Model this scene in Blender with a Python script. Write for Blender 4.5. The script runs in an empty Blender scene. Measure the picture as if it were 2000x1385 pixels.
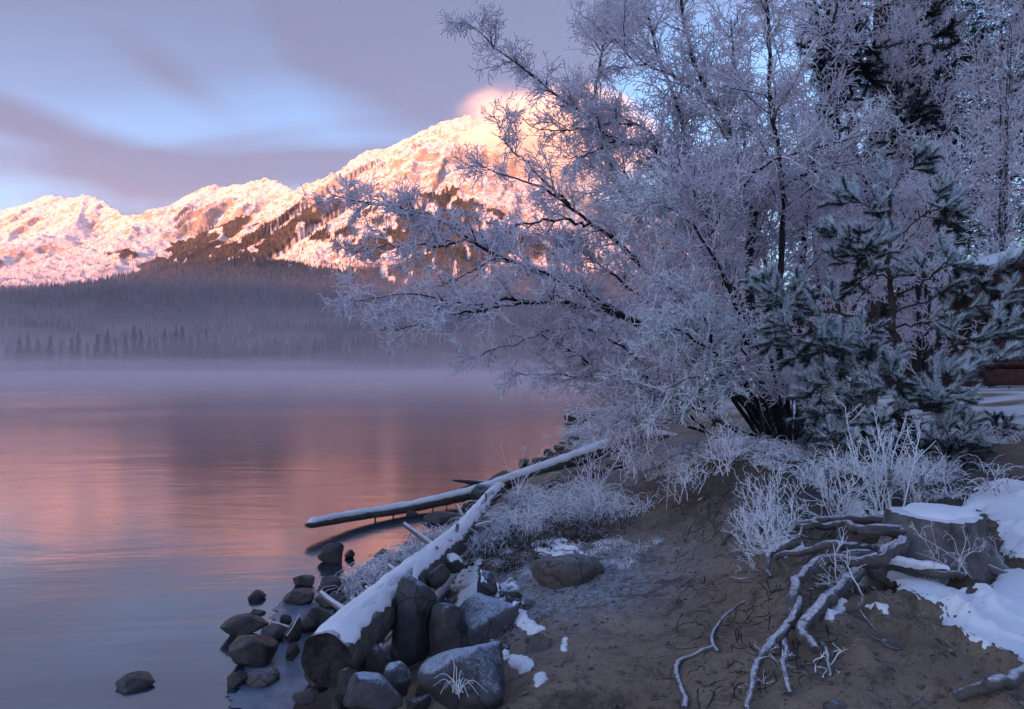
import bpy, math, random
import numpy as np
from mathutils import Vector, Matrix
sc = bpy.context.scene
COL = sc.collection
RNG = np.random.default_rng(11)

# ------------------------------------------------------------------ camera
CAM_Z = 2.2
HOR = 718.0            # horizon row in the 2000 x 1385 photograph
F = 2000 * 24 / 36.0
cam_d = bpy.data.cameras.new('camera')
cam_d.lens = 24; cam_d.sensor_width = 36; cam_d.sensor_fit = 'HORIZONTAL'
cam_d.shift_y = (HOR - 692.5) / 2000.0
cam_d.clip_start = 0.05; cam_d.clip_end = 60000
cam = bpy.data.objects.new('camera', cam_d); COL.objects.link(cam)
cam.location = (0, 0, CAM_Z); cam.rotation_euler = (math.radians(90), 0, 0)
sc.camera = cam

# ------------------------------------------------------------------ light
SUN_EL = math.radians(4.5)
SUN_AZ = math.radians(222)      # compass-like angle from +Y, clockwise: behind the camera, a little to its left
EXPOSURE = 3.0
sun_d = bpy.data.lights.new('sun', 'SUN')
sun_d.energy = 2.35; sun_d.angle = math.radians(0.6); sun_d.color = (1.0, 0.33, 0.11)
sun = bpy.data.objects.new('sun', sun_d); COL.objects.link(sun)
to_sun = Vector((math.sin(SUN_AZ) * math.cos(SUN_EL), math.cos(SUN_AZ) * math.cos(SUN_EL), math.sin(SUN_EL)))
sun.rotation_euler = to_sun.to_track_quat('Z', 'Y').to_euler()
world = bpy.data.worlds.new('World'); sc.world = world; world.use_nodes = True
def build_world():
    nt = world.node_tree; n = nt.nodes; L = nt.links
    for x in list(n): n.remove(x)
    out = n.new('ShaderNodeOutputWorld'); bg = n.new('ShaderNodeBackground')
    bg.inputs['Strength'].default_value = 0.078
    sky = n.new('ShaderNodeTexSky'); sky.sky_type = 'NISHITA'; sky.sun_disc = False
    sky.sun_elevation = SUN_EL; sky.sun_rotation = SUN_AZ
    sky.altitude = 1200; sky.air_density = 1.0; sky.dust_density = 1.0; sky.ozone_density = 2.8
    tc = n.new('ShaderNodeTexCoord')
    sep = n.new('ShaderNodeSeparateXYZ'); L.new(tc.outputs['Generated'], sep.inputs[0])
    # project the view direction on to a high flat layer so that streaks run flat towards the horizon
    def math_(op, a, b=None, clamp=False):
        m = n.new('ShaderNodeMath'); m.operation = op; m.use_clamp = clamp
        for i, v in enumerate((a, b)):
            if v is None: continue
            if isinstance(v, (int, float)): m.inputs[i].default_value = v
            else: L.new(v, m.inputs[i])
        return m.outputs[0]
    zz = math_('ADD', math_('MAXIMUM', sep.outputs['Z'], 0.0), 0.12)
    cx = math_('DIVIDE', sep.outputs['X'], zz); cy = math_('DIVIDE', sep.outputs['Y'], zz)
    comb = n.new('ShaderNodeCombineXYZ'); L.new(cx, comb.inputs[0]); L.new(cy, comb.inputs[1])
    mp = n.new('ShaderNodeMapping'); L.new(comb.outputs[0], mp.inputs[0])
    mp.inputs['Rotation'].default_value = (0, 0, math.radians(-28)); mp.inputs['Scale'].default_value = (0.55, 1.3, 1)
    mp.inputs['Location'].default_value = (3.1, 0.7, 0)
    ns = n.new('ShaderNodeTexNoise'); ns.inputs['Scale'].default_value = 0.9; ns.inputs['Detail'].default_value = 6
    ns.inputs['Roughness'].default_value = 0.5; ns.inputs['Distortion'].default_value = 0.6
    L.new(mp.outputs[0], ns.inputs['Vector'])
    dens = ns.outputs[0]
    def bank(cx_, cz_, sx, sz, rot, amt, dens):
        # a soft bank of cloud round the direction (cx_, 1, cz_)
        c = Vector((cx_, 1, cz_)).normalized()
        mp2 = n.new('ShaderNodeMapping'); mp2.vector_type = 'TEXTURE'; L.new(tc.outputs['Generated'], mp2.inputs[0])
        mp2.inputs['Location'].default_value = c; mp2.inputs['Rotation'].default_value = (0, math.radians(rot), 0); mp2.inputs['Scale'].default_value = (sx, .9, sz)
        gr = n.new('ShaderNodeTexGradient'); gr.gradient_type = 'SPHERICAL'; L.new(mp2.outputs[0], gr.inputs[0])
        return math_('ADD', dens, math_('MULTIPLY', gr.outputs[1], amt))
    dens = math_("SUBTRACT", dens, 0.09)
    for b in BANKS: dens = bank(*b, dens)
    rp = n.new('ShaderNodeValToRGB'); L.new(dens, rp.inputs[0])
    rp.color_ramp.elements[0].position = 0.42; rp.color_ramp.elements[0].color = (0, 0, 0, 1)
    rp.color_ramp.elements[1].position = 0.68; rp.color_ramp.elements[1].color = (1, 1, 1, 1)
    # cloud colour: grey violet high up, pink towards the horizon
    hz = math_('MULTIPLY', sep.outputs['Z'], 4.2, True)
    cr = n.new('ShaderNodeValToRGB'); L.new(hz, cr.inputs[0])
    e = cr.color_ramp.elements
    e[0].position = 0.0; e[0].color = CLOUD_LOW
    e[1].position = 1.0; e[1].color = CLOUD_HIGH
    mix = n.new('ShaderNodeMix'); mix.data_type = 'RGBA'
    L.new(math_('MULTIPLY', rp.outputs[0], 0.80), mix.inputs[0])
    L.new(sky.outputs[0], mix.inputs[6]); L.new(cr.outputs[0], mix.inputs[7])
    L.new(mix.outputs[2], bg.inputs[0]); L.new(bg.outputs[0], out.inputs[0])
def _bk(u, v, su, sv, rot, amt): return ((u - 1000) / F, (HOR - v) / F, su / F, sv / F, rot, amt)
CLOUD_LOW = (1.20, 0.60, 0.64, 1); CLOUD_HIGH = (0.25, 0.36, 0.60, 1)
sc.view_settings.view_transform = 'Standard'; sc.view_settings.look = 'None'
sc.view_settings.exposure = EXPOSURE; sc.view_settings.gamma = 1; sc.view_settings.use_curve_mapping = False
sc.cycles.use_denoising = True
sc.cycles.max_bounces = 8; sc.cycles.diffuse_bounces = 3; sc.cycles.glossy_bounces = 3
sc.cycles.transparent_max_bounces = 8; sc.cycles.volume_bounces = 4
sc.cycles.volume_max_steps = 96

F = 2000 * 24 / 36.0
BANKS = [_bk(480, 120, 1300, 760, 0, .15), _bk(860, 90, 330, 230, 25, .45), _bk(345, 155, 120, 40, 32, .10), _bk(150, 320, 460, 80, 10, .16), _bk(620, 330, 300, 60, -5, .25), _bk(1080, 150, 200, 130, 0, .3), _bk(60, 240, 200, 40, 12, .25)]
build_world()
# ------------------------------------------------------------------ helpers
def P3(u, v, d):
    """point seen at pixel (u, v) of the photograph, d metres in front of the camera"""
    return np.array(((u - 1000) / F * d, d, CAM_Z - (v - HOR) / F * d))
def G3(u, v, z):
    """point of height z (under the horizon) seen at pixel (u, v)"""
    d = (CAM_Z - z) * F / (v - HOR)
    return np.array(((u - 1000) / F * d, d, z))

def _hash(i, j, k, seed):
    h = (i.astype(np.int64) * 374761393 + j.astype(np.int64) * 668265263 + k.astype(np.int64) * 2147483647 + seed * 974634777) & 0xFFFFFFFF
    h = ((h ^ (h >> 13)) * 1274126177) & 0xFFFFFFFF
    h = ((h ^ (h >> 15)) * 2246822519) & 0xFFFFFFFF
    return (h ^ (h >> 16)) & 0xFFFFFFFF
def noise2(x, y, seed=0):
    """gradient noise, about -0.7 .. 0.7"""
    xi = np.floor(x); yi = np.floor(y); fx = x - xi; fy = y - yi
    u = fx * fx * fx * (fx * (fx * 6 - 15) + 10); w = fy * fy * fy * (fy * (fy * 6 - 15) + 10)
    z = np.zeros_like(xi)
    def g(a, b):
        t = _hash(xi + a, yi + b, z, seed) * (2 * math.pi / 4294967296.0)
        return np.cos(t) * (fx - a) + np.sin(t) * (fy - b)
    a = g(0, 0); b = g(1, 0); c = g(0, 1); d = g(1, 1)
    return (a + (b - a) * u) + ((c + (d - c) * u) - (a + (b - a) * u)) * w
def noise3(x, y, z, seed=0):
    xi = np.floor(x); yi = np.floor(y); zi = np.floor(z)
    f = [x - xi, y - yi, z - zi]; s = [t * t * (3 - 2 * t) for t in f]
    r = 0
    for a in (0, 1):
        for b in (0, 1):
            for c in (0, 1):
                h = _hash(xi + a, yi + b, zi + c, seed) / 4294967296.0 * 2 - 1
                r = r + h * (s[0] if a else 1 - s[0]) * (s[1] if b else 1 - s[1]) * (s[2] if c else 1 - s[2])
    return r
def fbm2(x, y, o=5, seed=0, gain=.5, lac=2.03):
    r = 0; a = 1.0
    for i in range(o):
        r = r + a * noise2(x, y, seed + i); x = x * lac + 17.3; y = y * lac - 9.1; a *= gain
    return r
def ridged2(x, y, o=5, seed=0, gain=.5, lac=2.1):
    r = 0; a = 1.0; w = 1.0
    for i in range(o):
        n = 1 - np.abs(noise2(x, y, seed + i)) * 2; n = n * n * w; r = r + a * n
        w = np.clip(n * 1.6, 0, 1); x = x * lac + 5.2; y = y * lac + 3.7; a *= gain
    return r
def sstep(a, b, x):
    t = np.clip((x - a) / (b - a), 0, 1); return t * t * (3 - 2 * t)

def mesh_data(name, V, faces, mats, smooth=True, mat_index=None, attrs=None):
    """faces: list of int arrays (n,3) or (n,4)"""
    me = bpy.data.meshes.new(name)
    V = np.asarray(V, np.float32).reshape(-1, 3)
    faces = [np.asarray(f, np.int32) for f in faces if len(f)]
    loops = np.concatenate([f.ravel() for f in faces]); n = np.concatenate([np.full(len(f), f.shape[1], np.int32) for f in faces])
    st = np.concatenate(([0], np.cumsum(n)[:-1])).astype(np.int32)
    me.vertices.add(len(V)); me.vertices.foreach_set('co', V.ravel())
    me.loops.add(len(loops)); me.loops.foreach_set('vertex_index', loops)
    me.polygons.add(len(n)); me.polygons.foreach_set('loop_start', st)
    try: me.polygons.foreach_set('loop_total', n)
    except Exception: pass
    me.polygons.foreach_set('use_smooth', np.full(len(n), bool(smooth)))
    for m in (mats if isinstance(mats, (list, tuple)) else [mats]): me.materials.append(m)
    if mat_index is not None: me.polygons.foreach_set('material_index', np.asarray(mat_index, np.int32))
    for k, a in (attrs or {}).items():
        at = me.attributes.new(k, 'FLOAT', 'POINT'); at.data.foreach_set('value', np.asarray(a, np.float32))
    me.update(calc_edges=True); me.validate()
    return me
def link(name, me, parent=None, label=None, cat=None, group=None, kind=None, loc=None):
    o = bpy.data.objects.new(name, me); COL.objects.link(o)
    if parent is not None: o.parent = parent
    if loc is not None: o.location = loc
    if label: o['label'] = label
    if cat: o['category'] = cat
    if group: o['group'] = group
    if kind: o['kind'] = kind
    return o
def root_at(name, p, label, cat, group=None):
    o = link(name, None, label=label, cat=cat, group=group); o.location = Vector([float(t) for t in p]); o.empty_display_size = .1
    return o
def part(name, V, faces, mats, parent, smooth=True, kind=None, label=None, **k):
    """mesh in world coordinates made a child of parent (parents are never rotated while building)"""
    V = np.asarray(V, float).reshape(-1, 3)
    q = parent; off = np.zeros(3)
    while q is not None: off += np.array(q.location); q = q.parent
    return link(name, mesh_data(name, V - off, faces, mats, smooth, **k), parent, label=label, kind=kind)

def tubes(P, R, S=3, cap=False):
    """P (N,K,3), R (N,K) -> verts, quads: N tubes of S sides"""
    P = np.asarray(P, float); R = np.asarray(R, float)
    N, K, _ = P.shape
    T = np.gradient(P, axis=1); T /= np.linalg.norm(T, axis=2, keepdims=True) + 1e-9
    ref = np.zeros((N, 1, 3)); ref[..., 2] = 1
    mean = T.mean(1, keepdims=True)
    ref = np.where(np.abs(mean[..., 2:3]) > .8, np.array([[[1.0, 0, 0]]]), ref)
    A = np.cross(T, ref); A /= np.linalg.norm(A, axis=2, keepdims=True) + 1e-9
    B = np.cross(T, A)
    ang = np.arange(S) * 2 * math.pi / S
    V = P[:, :, None, :] + R[:, :, None, None] * (np.cos(ang)[None, None, :, None] * A[:, :, None, :] + np.sin(ang)[None, None, :, None] * B[:, :, None, :])
    base = (np.arange(N) * K * S)[:, None, None]; k = (np.arange(K - 1) * S)[None, :, None]; s = np.arange(S)[None, None, :]; s2 = (s + 1) % S
    q = np.stack([base + k + s, base + k + s2, base + k + S + s2, base + k + S + s], -1).reshape(-1, 4)
    V = V.reshape(-1, 3); fs = [q]
    if cap:
        for e in (0, K - 1):
            c = P[:, e, :]; ci = len(V) + np.arange(N); V = np.concatenate([V, c])
            b = (np.arange(N) * K * S + e * S)[:, None]; a1 = b + np.arange(S)[None]; a2 = b + ((np.arange(S) + 1) % S)[None]
            cc = np.repeat(ci[:, None], S, 1)
            fs.append((np.stack([cc, a2, a1], -1) if e == 0 else np.stack([cc, a1, a2], -1)).reshape(-1, 3))
    return V, fs
class Acc:
    """collects geometry pieces into one mesh"""
    def __init__(s): s.V = []; s.F = []; s.n = 0; s.M = []
    def add(s, V, fs, m=0):
        V = np.asarray(V, float).reshape(-1, 3)
        for f in fs:
            f = np.asarray(f)
            if len(f): s.F.append(f + s.n); s.M.append(np.full(len(f), m))
        s.V.append(V); s.n += len(V)
    def tris(s): return sum(len(f) * (f.shape[1] - 2) for f in s.F)
    def part(s, name, mats, parent, smooth=True, **k):
        return part(name, np.concatenate(s.V), s.F, mats, parent, smooth, mat_index=np.concatenate(s.M), **k)
    def obj(s, name, mats, smooth=True, origin=None, **k):
        V = np.concatenate(s.V); c = np.zeros(3) if origin is None else np.asarray(origin, float)
        me = mesh_data(name, V - c, s.F, mats, smooth, np.concatenate(s.M))
        return link(name, me, loc=Vector(c), **k)
def curve_pts(ctrl, n):
    """Catmull-Rom through ctrl (m, c) resampled to n points"""
    C = np.asarray(ctrl, float)
    if len(C) == 2: return C[0] + (C[1] - C[0]) * np.linspace(0, 1, n)[:, None]
    C = np.vstack([2 * C[0] - C[1], C, 2 * C[-1] - C[-2]])
    out = []
    m = len(C) - 3
    for t in np.linspace(0, m - 1e-6, n):
        i = int(t); f = t - i; p0, p1, p2, p3 = C[i:i + 4]
        out.append(.5 * ((2 * p1) + (p2 - p0) * f + (2 * p0 - 5 * p1 + 4 * p2 - p3) * f * f + (3 * p1 - p0 - 3 * p2 + p3) * f ** 3))
    return np.array(out)

# ------------------------------------------------------------------ materials
class NT:
    def __init__(s, name, rough=.8, spec=.3):
        s.m = bpy.data.materials.new(name); s.m.use_nodes = True; s.nt = s.m.node_tree; s.n = s.nt.nodes; s.L = s.nt.links
        s.b = s.n['Principled BSDF']; s.b.inputs['Roughness'].default_value = rough
        s.b.inputs['Specular IOR Level'].default_value = spec
        s.tc = s.n.new('ShaderNodeTexCoord')
    def put(s, sock, v):
        if isinstance(v, (int, float)): sock.default_value = v
        elif isinstance(v, tuple): sock.default_value = v if len(v) == 4 or sock.type == 'VECTOR' else (*v, 1)
        else: s.L.new(v, sock)
    def noise(s, scale, detail=5, rough=.55, dist=0, vec=None, sc3=None):
        t = s.n.new('ShaderNodeTexNoise'); t.inputs['Scale'].default_value = scale; t.inputs['Detail'].default_value = detail
        t.inputs['Roughness'].default_value = rough; t.inputs['Distortion'].default_value = dist
        v = vec if vec is not None else s.tc.outputs['Object']
        if sc3:
            mp = s.n.new('ShaderNodeMapping'); s.L.new(v, mp.inputs[0]); mp.inputs['Scale'].default_value = sc3; v = mp.outputs[0]
        s.L.new(v, t.inputs['Vector']); return t.outputs[0]
    def vor(s, scale, feature='F1', out='Distance', vec=None):
        t = s.n.new('ShaderNodeTexVoronoi'); t.inputs['Scale'].default_value = scale; t.feature = feature
        s.L.new(vec if vec is not None else s.tc.outputs['Object'], t.inputs['Vector']); return t.outputs[out]
    def wave(s, scale, dist=2, vec=None, sc3=None, direction='X'):
        t = s.n.new('ShaderNodeTexWave'); t.inputs['Scale'].default_value = scale; t.inputs['Distortion'].default_value = dist
        t.inputs['Detail'].default_value = 3; t.bands_direction = direction
        v = vec if vec is not None else s.tc.outputs['Object']
        if sc3:
            mp = s.n.new('ShaderNodeMapping'); s.L.new(v, mp.inputs[0]); mp.inputs['Scale'].default_value = sc3; v = mp.outputs[0]
        s.L.new(v, t.inputs['Vector']); return t.outputs[1]
    def math(s, op, a, b=0.0, c=None, clamp=False):
        m = s.n.new('ShaderNodeMath'); m.operation = op; m.use_clamp = clamp
        s.put(m.inputs[0], a); s.put(m.inputs[1], b)
        if c is not None: s.put(m.inputs[2], c)
        return m.outputs[0]
    def ramp(s, v, a, b, lo=0.0, hi=1.0):
        m = s.n.new('ShaderNodeMapRange'); m.interpolation_type = 'SMOOTHSTEP'
        s.put(m.inputs[0], v); m.inputs[1].default_value = a; m.inputs[2].default_value = b; m.inputs[3].default_value = lo; m.inputs[4].default_value = hi
        return m.outputs[0]
    def mix(s, f, a, b):
        m = s.n.new('ShaderNodeMix'); m.data_type = 'RGBA'; s.put(m.inputs[0], f); s.put(m.inputs[6], a); s.put(m.inputs[7], b); return m.outputs[2]
    def nz(s):
        g = s.n.new('ShaderNodeNewGeometry'); x = s.n.new('ShaderNodeSeparateXYZ'); s.L.new(g.outputs['Normal'], x.inputs[0]); return x.outputs['Z']
    def pos(s):
        g = s.n.new('ShaderNodeNewGeometry'); return g.outputs['Position']
    def attr(s, name):
        a = s.n.new('ShaderNodeAttribute'); a.attribute_name = name; return a.outputs['Fac']
    def bump(s, h, strength=.5, dist=.01, nrm=None):
        b = s.n.new('ShaderNodeBump'); b.inputs['Strength'].default_value = strength; b.inputs['Distance'].default_value = dist
        s.L.new(h, b.inputs['Height'])
        if nrm is not None: s.L.new(nrm, b.inputs['Normal'])
        s.L.new(b.outputs[0], s.b.inputs['Normal']); return b.outputs[0]
    def col(s, c): s.put(s.b.inputs['Base Color'], c); return s.m
SNOW = (.90, .84, .88); FROST = (.92, .81, .90)
# ------------------------------------------------------------------ near ground
CTRL = []
def cp(u, v, z): CTRL.append(G3(u, v, z))
for u, v in ((560,1385),(610,1320),(640,1190),(720,1110),(820,1060),(900,1010),(960,960),(1000,925),(1060,895),(1105,870),(1135,838),(1108,815),(1160,800),(1178,775),(1185,752)): cp(u, v, 0.0)
for u, v in ((480,1385),(520,1300),(500,1200),(600,1120),(700,1060),(850,985),(900,945),(1000,895),(1080,852),(1070,815),(1110,780)): cp(u, v, -.14)
for u, v in ((300,1300),(300,1100),(500,1000),(800,900),(900,820),(950,770),(100,1200)): cp(u, v, -.9)
for u, v, z in ((700,1385,.08),(700,1300,.12),(760,1240,.16),(850,1180,.2),(860,1110,.2),(900,1060,.25),(960,1000,.28),(850,1385,.3),(850,1300,.3),(950,1330,.42),(900,1230,.34),(1000,1240,.5),(940,1150,.4),(1000,1100,.48),(1100,1060,.55),(1000,1020,.42),(1100,960,.45),(1050,930,.3),
    (1050,1385,.58),(1250,1385,.64),(1400,1385,.70),(1120,1230,.6),(1300,1230,.68),(1180,1130,.62),(1280,1080,.70),(1220,1000,.62),(1230,940,.6),(1170,905,.45),(1250,905,.68),
    (1320,950,.82),(1385,885,1.26),(1450,880,1.34),(1445,950,1.16),(1470,1040,1.0),(1520,1110,.96),(1550,1200,.88),(1590,1300,.84),(1700,1385,.82),(1380,1010,.86),(1350,1100,.75),(1440,1200,.76),(1450,1310,.75),
    (1800,1130,.92),(1950,1150,.96),(1900,1250,.93),(1950,1385,.88),(1980,1050,1.1),(1950,950,1.25),(1900,880,1.32),(1900,800,1.45),(1950,765,1.6),(1700,900,1.2),(1600,950,1.15),
    (1500,850,1.15),(1400,858,1.0),(1300,865,.8),(1300,805,.8),(1250,780,.7),(1400,770,1.2)): cp(u, v, z)
CTRL += [np.array(p, float) for p in ((0,0,.62),(0,-3,.7),(3,0,.95),(-2,0,.1),(-4,0,-.5),(-6,3,-1),(4,3,1.0),(10,5,1.4),(20,20,1.8),(40,40,2.8),(0,-20,1.5),(-8,-20,-1),
    (60,0,4),(30,-40,3),(30,90,2.2),(10,60,.2),(22,200,-1),(0,60,-2.5),(-30,30,-3),(-60,0,-3),(0,150,-3),(60,150,3),(120,60,6),(200,200,6),(-150,100,-4),(-200,-100,-3),(0,-150,3),(100,-150,6),(-30,-200,-2),(250,-50,8),(-50,250,-3),(0,300,-3),(100,300,-1))]
CTRL = np.array(CTRL)
def _warp(x, y): return np.arcsinh(x / 2.5) * 2.5, np.arcsinh(y / 4.0) * 4.0
_cx, _cy = _warp(CTRL[:, 0], CTRL[:, 1])
_C = .25
_A = np.sqrt((_cx[:, None] - _cx) ** 2 + (_cy[:, None] - _cy) ** 2 + _C * _C)
_n = len(CTRL)
_M = np.zeros((_n + 3, _n + 3)); _M[:_n, :_n] = _A - np.eye(_n) * .02
_M[:_n, _n] = 1; _M[:_n, _n + 1] = _cx; _M[:_n, _n + 2] = _cy; _M[_n:, :_n] = _M[:_n, _n:].T
_W = np.linalg.solve(_M, np.concatenate([CTRL[:, 2], [0, 0, 0]]))
def ground_base(x, y):
    x = np.asarray(x, float); y = np.asarray(y, float); sh = x.shape; x = x.ravel(); y = y.ravel()
    out = np.empty(len(x))
    for i in range(0, len(x), 20000):
        a, b = _warp(x[i:i + 20000], y[i:i + 20000])
        out[i:i + 20000] = np.sqrt((a[:, None] - _cx) ** 2 + (b[:, None] - _cy) ** 2 + _C * _C) @ _W[:_n] + _W[_n] + _W[_n + 1] * a + _W[_n + 2] * b
    return np.clip(out, -3.5, 9).reshape(sh)
def ground_z(x, y):
    x = np.asarray(x, float); y = np.asarray(y, float)
    z = ground_base(x, y)
    land = sstep(-.1, .4, z)
    near = 1 / (1 + (y / 14) ** 2)
    z = z + .05 * fbm2(x * .9, y * .9, 3, 40) * land
    # crumbling earth: gullies and lumps on the eroded bank, calmer on the trodden path
    rough = sstep(.66, .95, z) * near * sstep(1.1, 2.0, x + .04 * y)
    z = z + rough * (.10 * ridged2(x * 1.8 + .6 * y, y * 1.1 - .5 * x, 4, 50) - .09)
    z = z + .022 * fbm2(x * 5, y * 5, 5, 60, .6) * near * land
    return z
def gz(x, y): return float(ground_z(np.array([x]), np.array([y]))[0])
def drop(u, v, it=30):
    """point where the ray through pixel (u, v) meets the ground"""
    ds = np.concatenate([np.arange(1.6, 12, .02), np.arange(12, 60, .2)])
    p = np.array([P3(u, v, d) for d in ds]); g = ground_z(p[:, 0], p[:, 1])
    k = np.argmax(p[:, 2] < g)
    if p[k, 2] >= g[k]: k = len(ds) - 1
    return np.array((p[k, 0], p[k, 1], g[k]))

m = NT('packed_earth', .95, .15)
px = m.pos()
n1 = m.noise(1.3, 6, .6, vec=px); n2 = m.noise(9, 9, .78, .4, vec=px); n3 = m.noise(70, 5, .8, vec=px); v1 = m.vor(38, vec=px)
c = m.mix(m.ramp(n1, .35, .65), (.33, .220, .160), (.45, .32, .245))
c = m.mix(m.ramp(n2, .45, .75), c, (.13, .10, .088))
c = m.mix(m.ramp(n3, .56, .72, 0, .6), c, (.30, .24, .21))
fr = m.math('MULTIPLY', m.attr('frost'), m.ramp(m.noise(26, 6, .75, vec=px), .40, .60), clamp=True)
c = m.mix(m.math('MULTIPLY', fr, m.ramp(m.nz(), .3, .8)), c, (.50, .54, .66))
dk = m.ramp(m.noise(2.7, 7, .75, 1.0, vec=px), .52, .66)
c = m.mix(m.math('MULTIPLY', dk, .65), c, (.075, .056, .048))
c = m.mix(m.attr('litter'), c, m.mix(m.ramp(n3, .4, .6), (.035, .028, .022), (.12, .09, .065)))
c = m.mix(m.attr('snow'), c, SNOW)
wet = m.attr('wet')
c = m.mix(wet, c, (.035, .034, .038))
m.col(c); m.L.new(m.math('MULTIPLY_ADD', wet, -.55, .95), m.b.inputs['Roughness'])
h = m.math('ADD', m.math('MULTIPLY', n2, .7), m.math('ADD', m.math('MULTIPLY', n3, .25), m.math('MULTIPLY', m.ramp(v1, .0, .35), -.25)))
m.bump(h, 1.0, .06)
M_EARTH = m.m

def blob(x, y, u, v, r, z=None):
    p = drop(u, v); return np.exp(-((x - p[0]) ** 2 + (y - p[1]) ** 2) / (2 * r * r))
def build_ground():
    def axis(fine_lo, fine_hi, step, lo, hi, g=1.07):
        a = list(np.arange(fine_lo, fine_hi, step)); s = step; x = a[-1]
        while x < hi: s *= g; x += s; a.append(x)
        s = step; x = fine_lo; b = []
        while x > lo: s *= g; x -= s; b.append(x)
        return np.array(b[::-1] + a)
    ax = axis(-2.2, 3.4, .030, -260, 300); ay = axis(2.6, 8.5, .030, -260, 320, 1.06)
    X, Y = np.meshgrid(ax, ay); Z = ground_z(X, Y)
    nx, ny = len(ax), len(ay); idx = np.arange(nx * ny).reshape(ny, nx)
    q = np.stack([idx[:-1, :-1], idx[:-1, 1:], idx[1:, 1:], idx[1:, :-1]], -1).reshape(-1, 4)
    x = X.ravel(); y = Y.ravel(); z = Z.ravel()
    nn = fbm2(x * 1.2, y * 1.2, 4, 5)
    frost = sum(blob(x, y, u, v, r) for u, v, r in ((1130,1150,.45),(1060,1120,.35),(1180,1090,.4),(930,1200,.3),(1020,1170,.3),(1380,860,1.2),(1330,905,.6),(1700,930,.8),(1560,1000,.35)))
    frost = np.clip(frost + .25 * nn * frost, 0, 1)
    litter = sum(blob(x, y, u, v, r) for u, v, r in ((1500,860,1.6),(1620,900,1.1),(1050,1030,.6),(950,1080,.5),(1150,1000,.3),(1700,960,.8),(1820,1130,.35),(1430,920,.25)))
    litter = np.clip(litter, 0, 1) * .85
    far = sstep(7.5, 10, y) * sstep(3.6, 5.2, x) * sstep(.95, 1.25, z)
    stre = fbm2(x * .5, y * 1.3, 6, 77, .6)
    snow = far * sstep(-.16, -.02, stre)
    snow = np.maximum(snow, sstep(16, 30, y) * .8 * sstep(.2, .5, z))
    wet = 1 - sstep(.03, .16, z + .05 * nn)
    me = mesh_data('ground', np.stack([x, y, z], 1), [q], M_EARTH, True, attrs={'frost': frost, 'litter': litter, 'snow': snow, 'wet': wet})
    link('ground', me, kind='structure')
build_ground()

# ------------------------------------------------------------------ lake
m = NT('lake_water', .10, .5)
m.b.inputs['IOR'].default_value = 3.0
px = m.pos()
m.col((.018, .028, .050))
w1 = m.noise(.8, 4, .55, 1.5, vec=px, sc3=(.30, 1.0, 1)); w2 = m.noise(3.0, 3, .5, .8, vec=px, sc3=(.35, 1.0, 1)); w3 = m.noise(.06, 3, .5, .5, vec=px, sc3=(.5, 1.0, 1))
hh = m.math('ADD', m.math('MULTIPLY', w1, .55), m.math('MULTIPLY', w2, .07))
m.bump(hh, 1.0, .019)
m.L.new(m.ramp(w3, .35, .65, .13, .21), m.b.inputs['Roughness'])
M_WATER = m.m
def build_lake():
    xs = np.array([-9000, -3000, -900, -300, -100, -30, 0, 30, 100, 300, 900.]); ys = np.array([-3000, -300, -50, 0, 5, 20, 60, 150, 300, 400.])
    X, Y = np.meshgrid(xs, ys); idx = np.arange(X.size).reshape(X.shape)
    q = np.stack([idx[:-1, :-1], idx[:-1, 1:], idx[1:, 1:], idx[1:, :-1]], -1).reshape(-1, 4)
    link('lake_water', mesh_data('lake_water', np.stack([X.ravel(), Y.ravel(), np.zeros(X.size)], 1), [q], M_WATER, False), kind='structure')
build_lake()

# ------------------------------------------------------------------ mountains
RIDGES = []   # (points, slope left-right)
def ridge(pts, slope): RIDGES.append((np.array([P3(*p) for p in pts]), slope))
ridge([(-260,420,7600),(-80,430,7400),(25,404,7200),(60,393,7100),(85,382,7100),(110,380,7100),(150,386,7100),(168,380,7000),(200,389,6900),(225,405,6800),(250,421,6600),(290,418,6300),(330,403,6000),(385,372,5800),(422,360,5700),(435,366,5700),(470,358,5600),(520,349,5500),(537,350,5400),(572,373,5100),(600,360,4900),(640,341,4800),(690,318,4700),(718,295,4650),(745,289,4600),(770,289,4600),(800,268,4550),(835,250,4500),(862,237,4500),(888,227,4500),(906,226,4500),(918,240,4520),(945,275,4560),(985,305,4600),(1050,345,4700),(1130,372,4700),(1230,400,4700),(1350,430,4700),(1500,480,4700),(1700,540,4700),(2100,560,4700)], .8)
ridge([(772,290,4600),(742,350,4200),(700,410,3900),(655,470,3500),(600,535,3000),(560,600,2500)], .72)
ridge([(600,360,4900),(575,420,4300),(520,470,3700),(430,520,3100),(330,556,2600),(180,600,2200)], .55)
ridge([(905,226,4500),(880,300,4200),(868,362,3900),(820,440,3500),(745,520,3000),(700,590,2500)], .75)
ridge([(868,362,3900),(960,430,3500),(1010,500,3200),(1040,570,2700)], .7)
ridge([(1050,345,4700),(1080,410,4000),(1150,480,3500),(1180,560,3000)], .7)
ridge([(1230,400,4700),(1300,460,3900),(1400,540,3300)], .7)
ridge([(520,349,5500),(480,420,4900),(420,470,4300),(350,505,3900),(250,545,3300)], .62)
ridge([(425,362,5700),(350,420,5300),(260,455,5000),(140,492,4600),(20,510,4300),(-150,520,4200)], .45)
ridge([(168,380,7000),(150,430,6500),(120,470,6100)], .6)
ridge([(40,400,7100),(30,450,6500),(0,480,6000)], .6)
ridge([(-300,565,2300),(25,562,2100),(160,575,1900),(330,600,1600),(520,640,1300)], .22)
ridge([(330,585,2100),(420,520,2250),(490,500,2350),(570,508,2500),(640,560,2300)], .30)
ridge([(420,570,2300),(640,575,2200),(900,570,2200),(1200,575,2200),(1600,570,2200)], .28)
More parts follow.
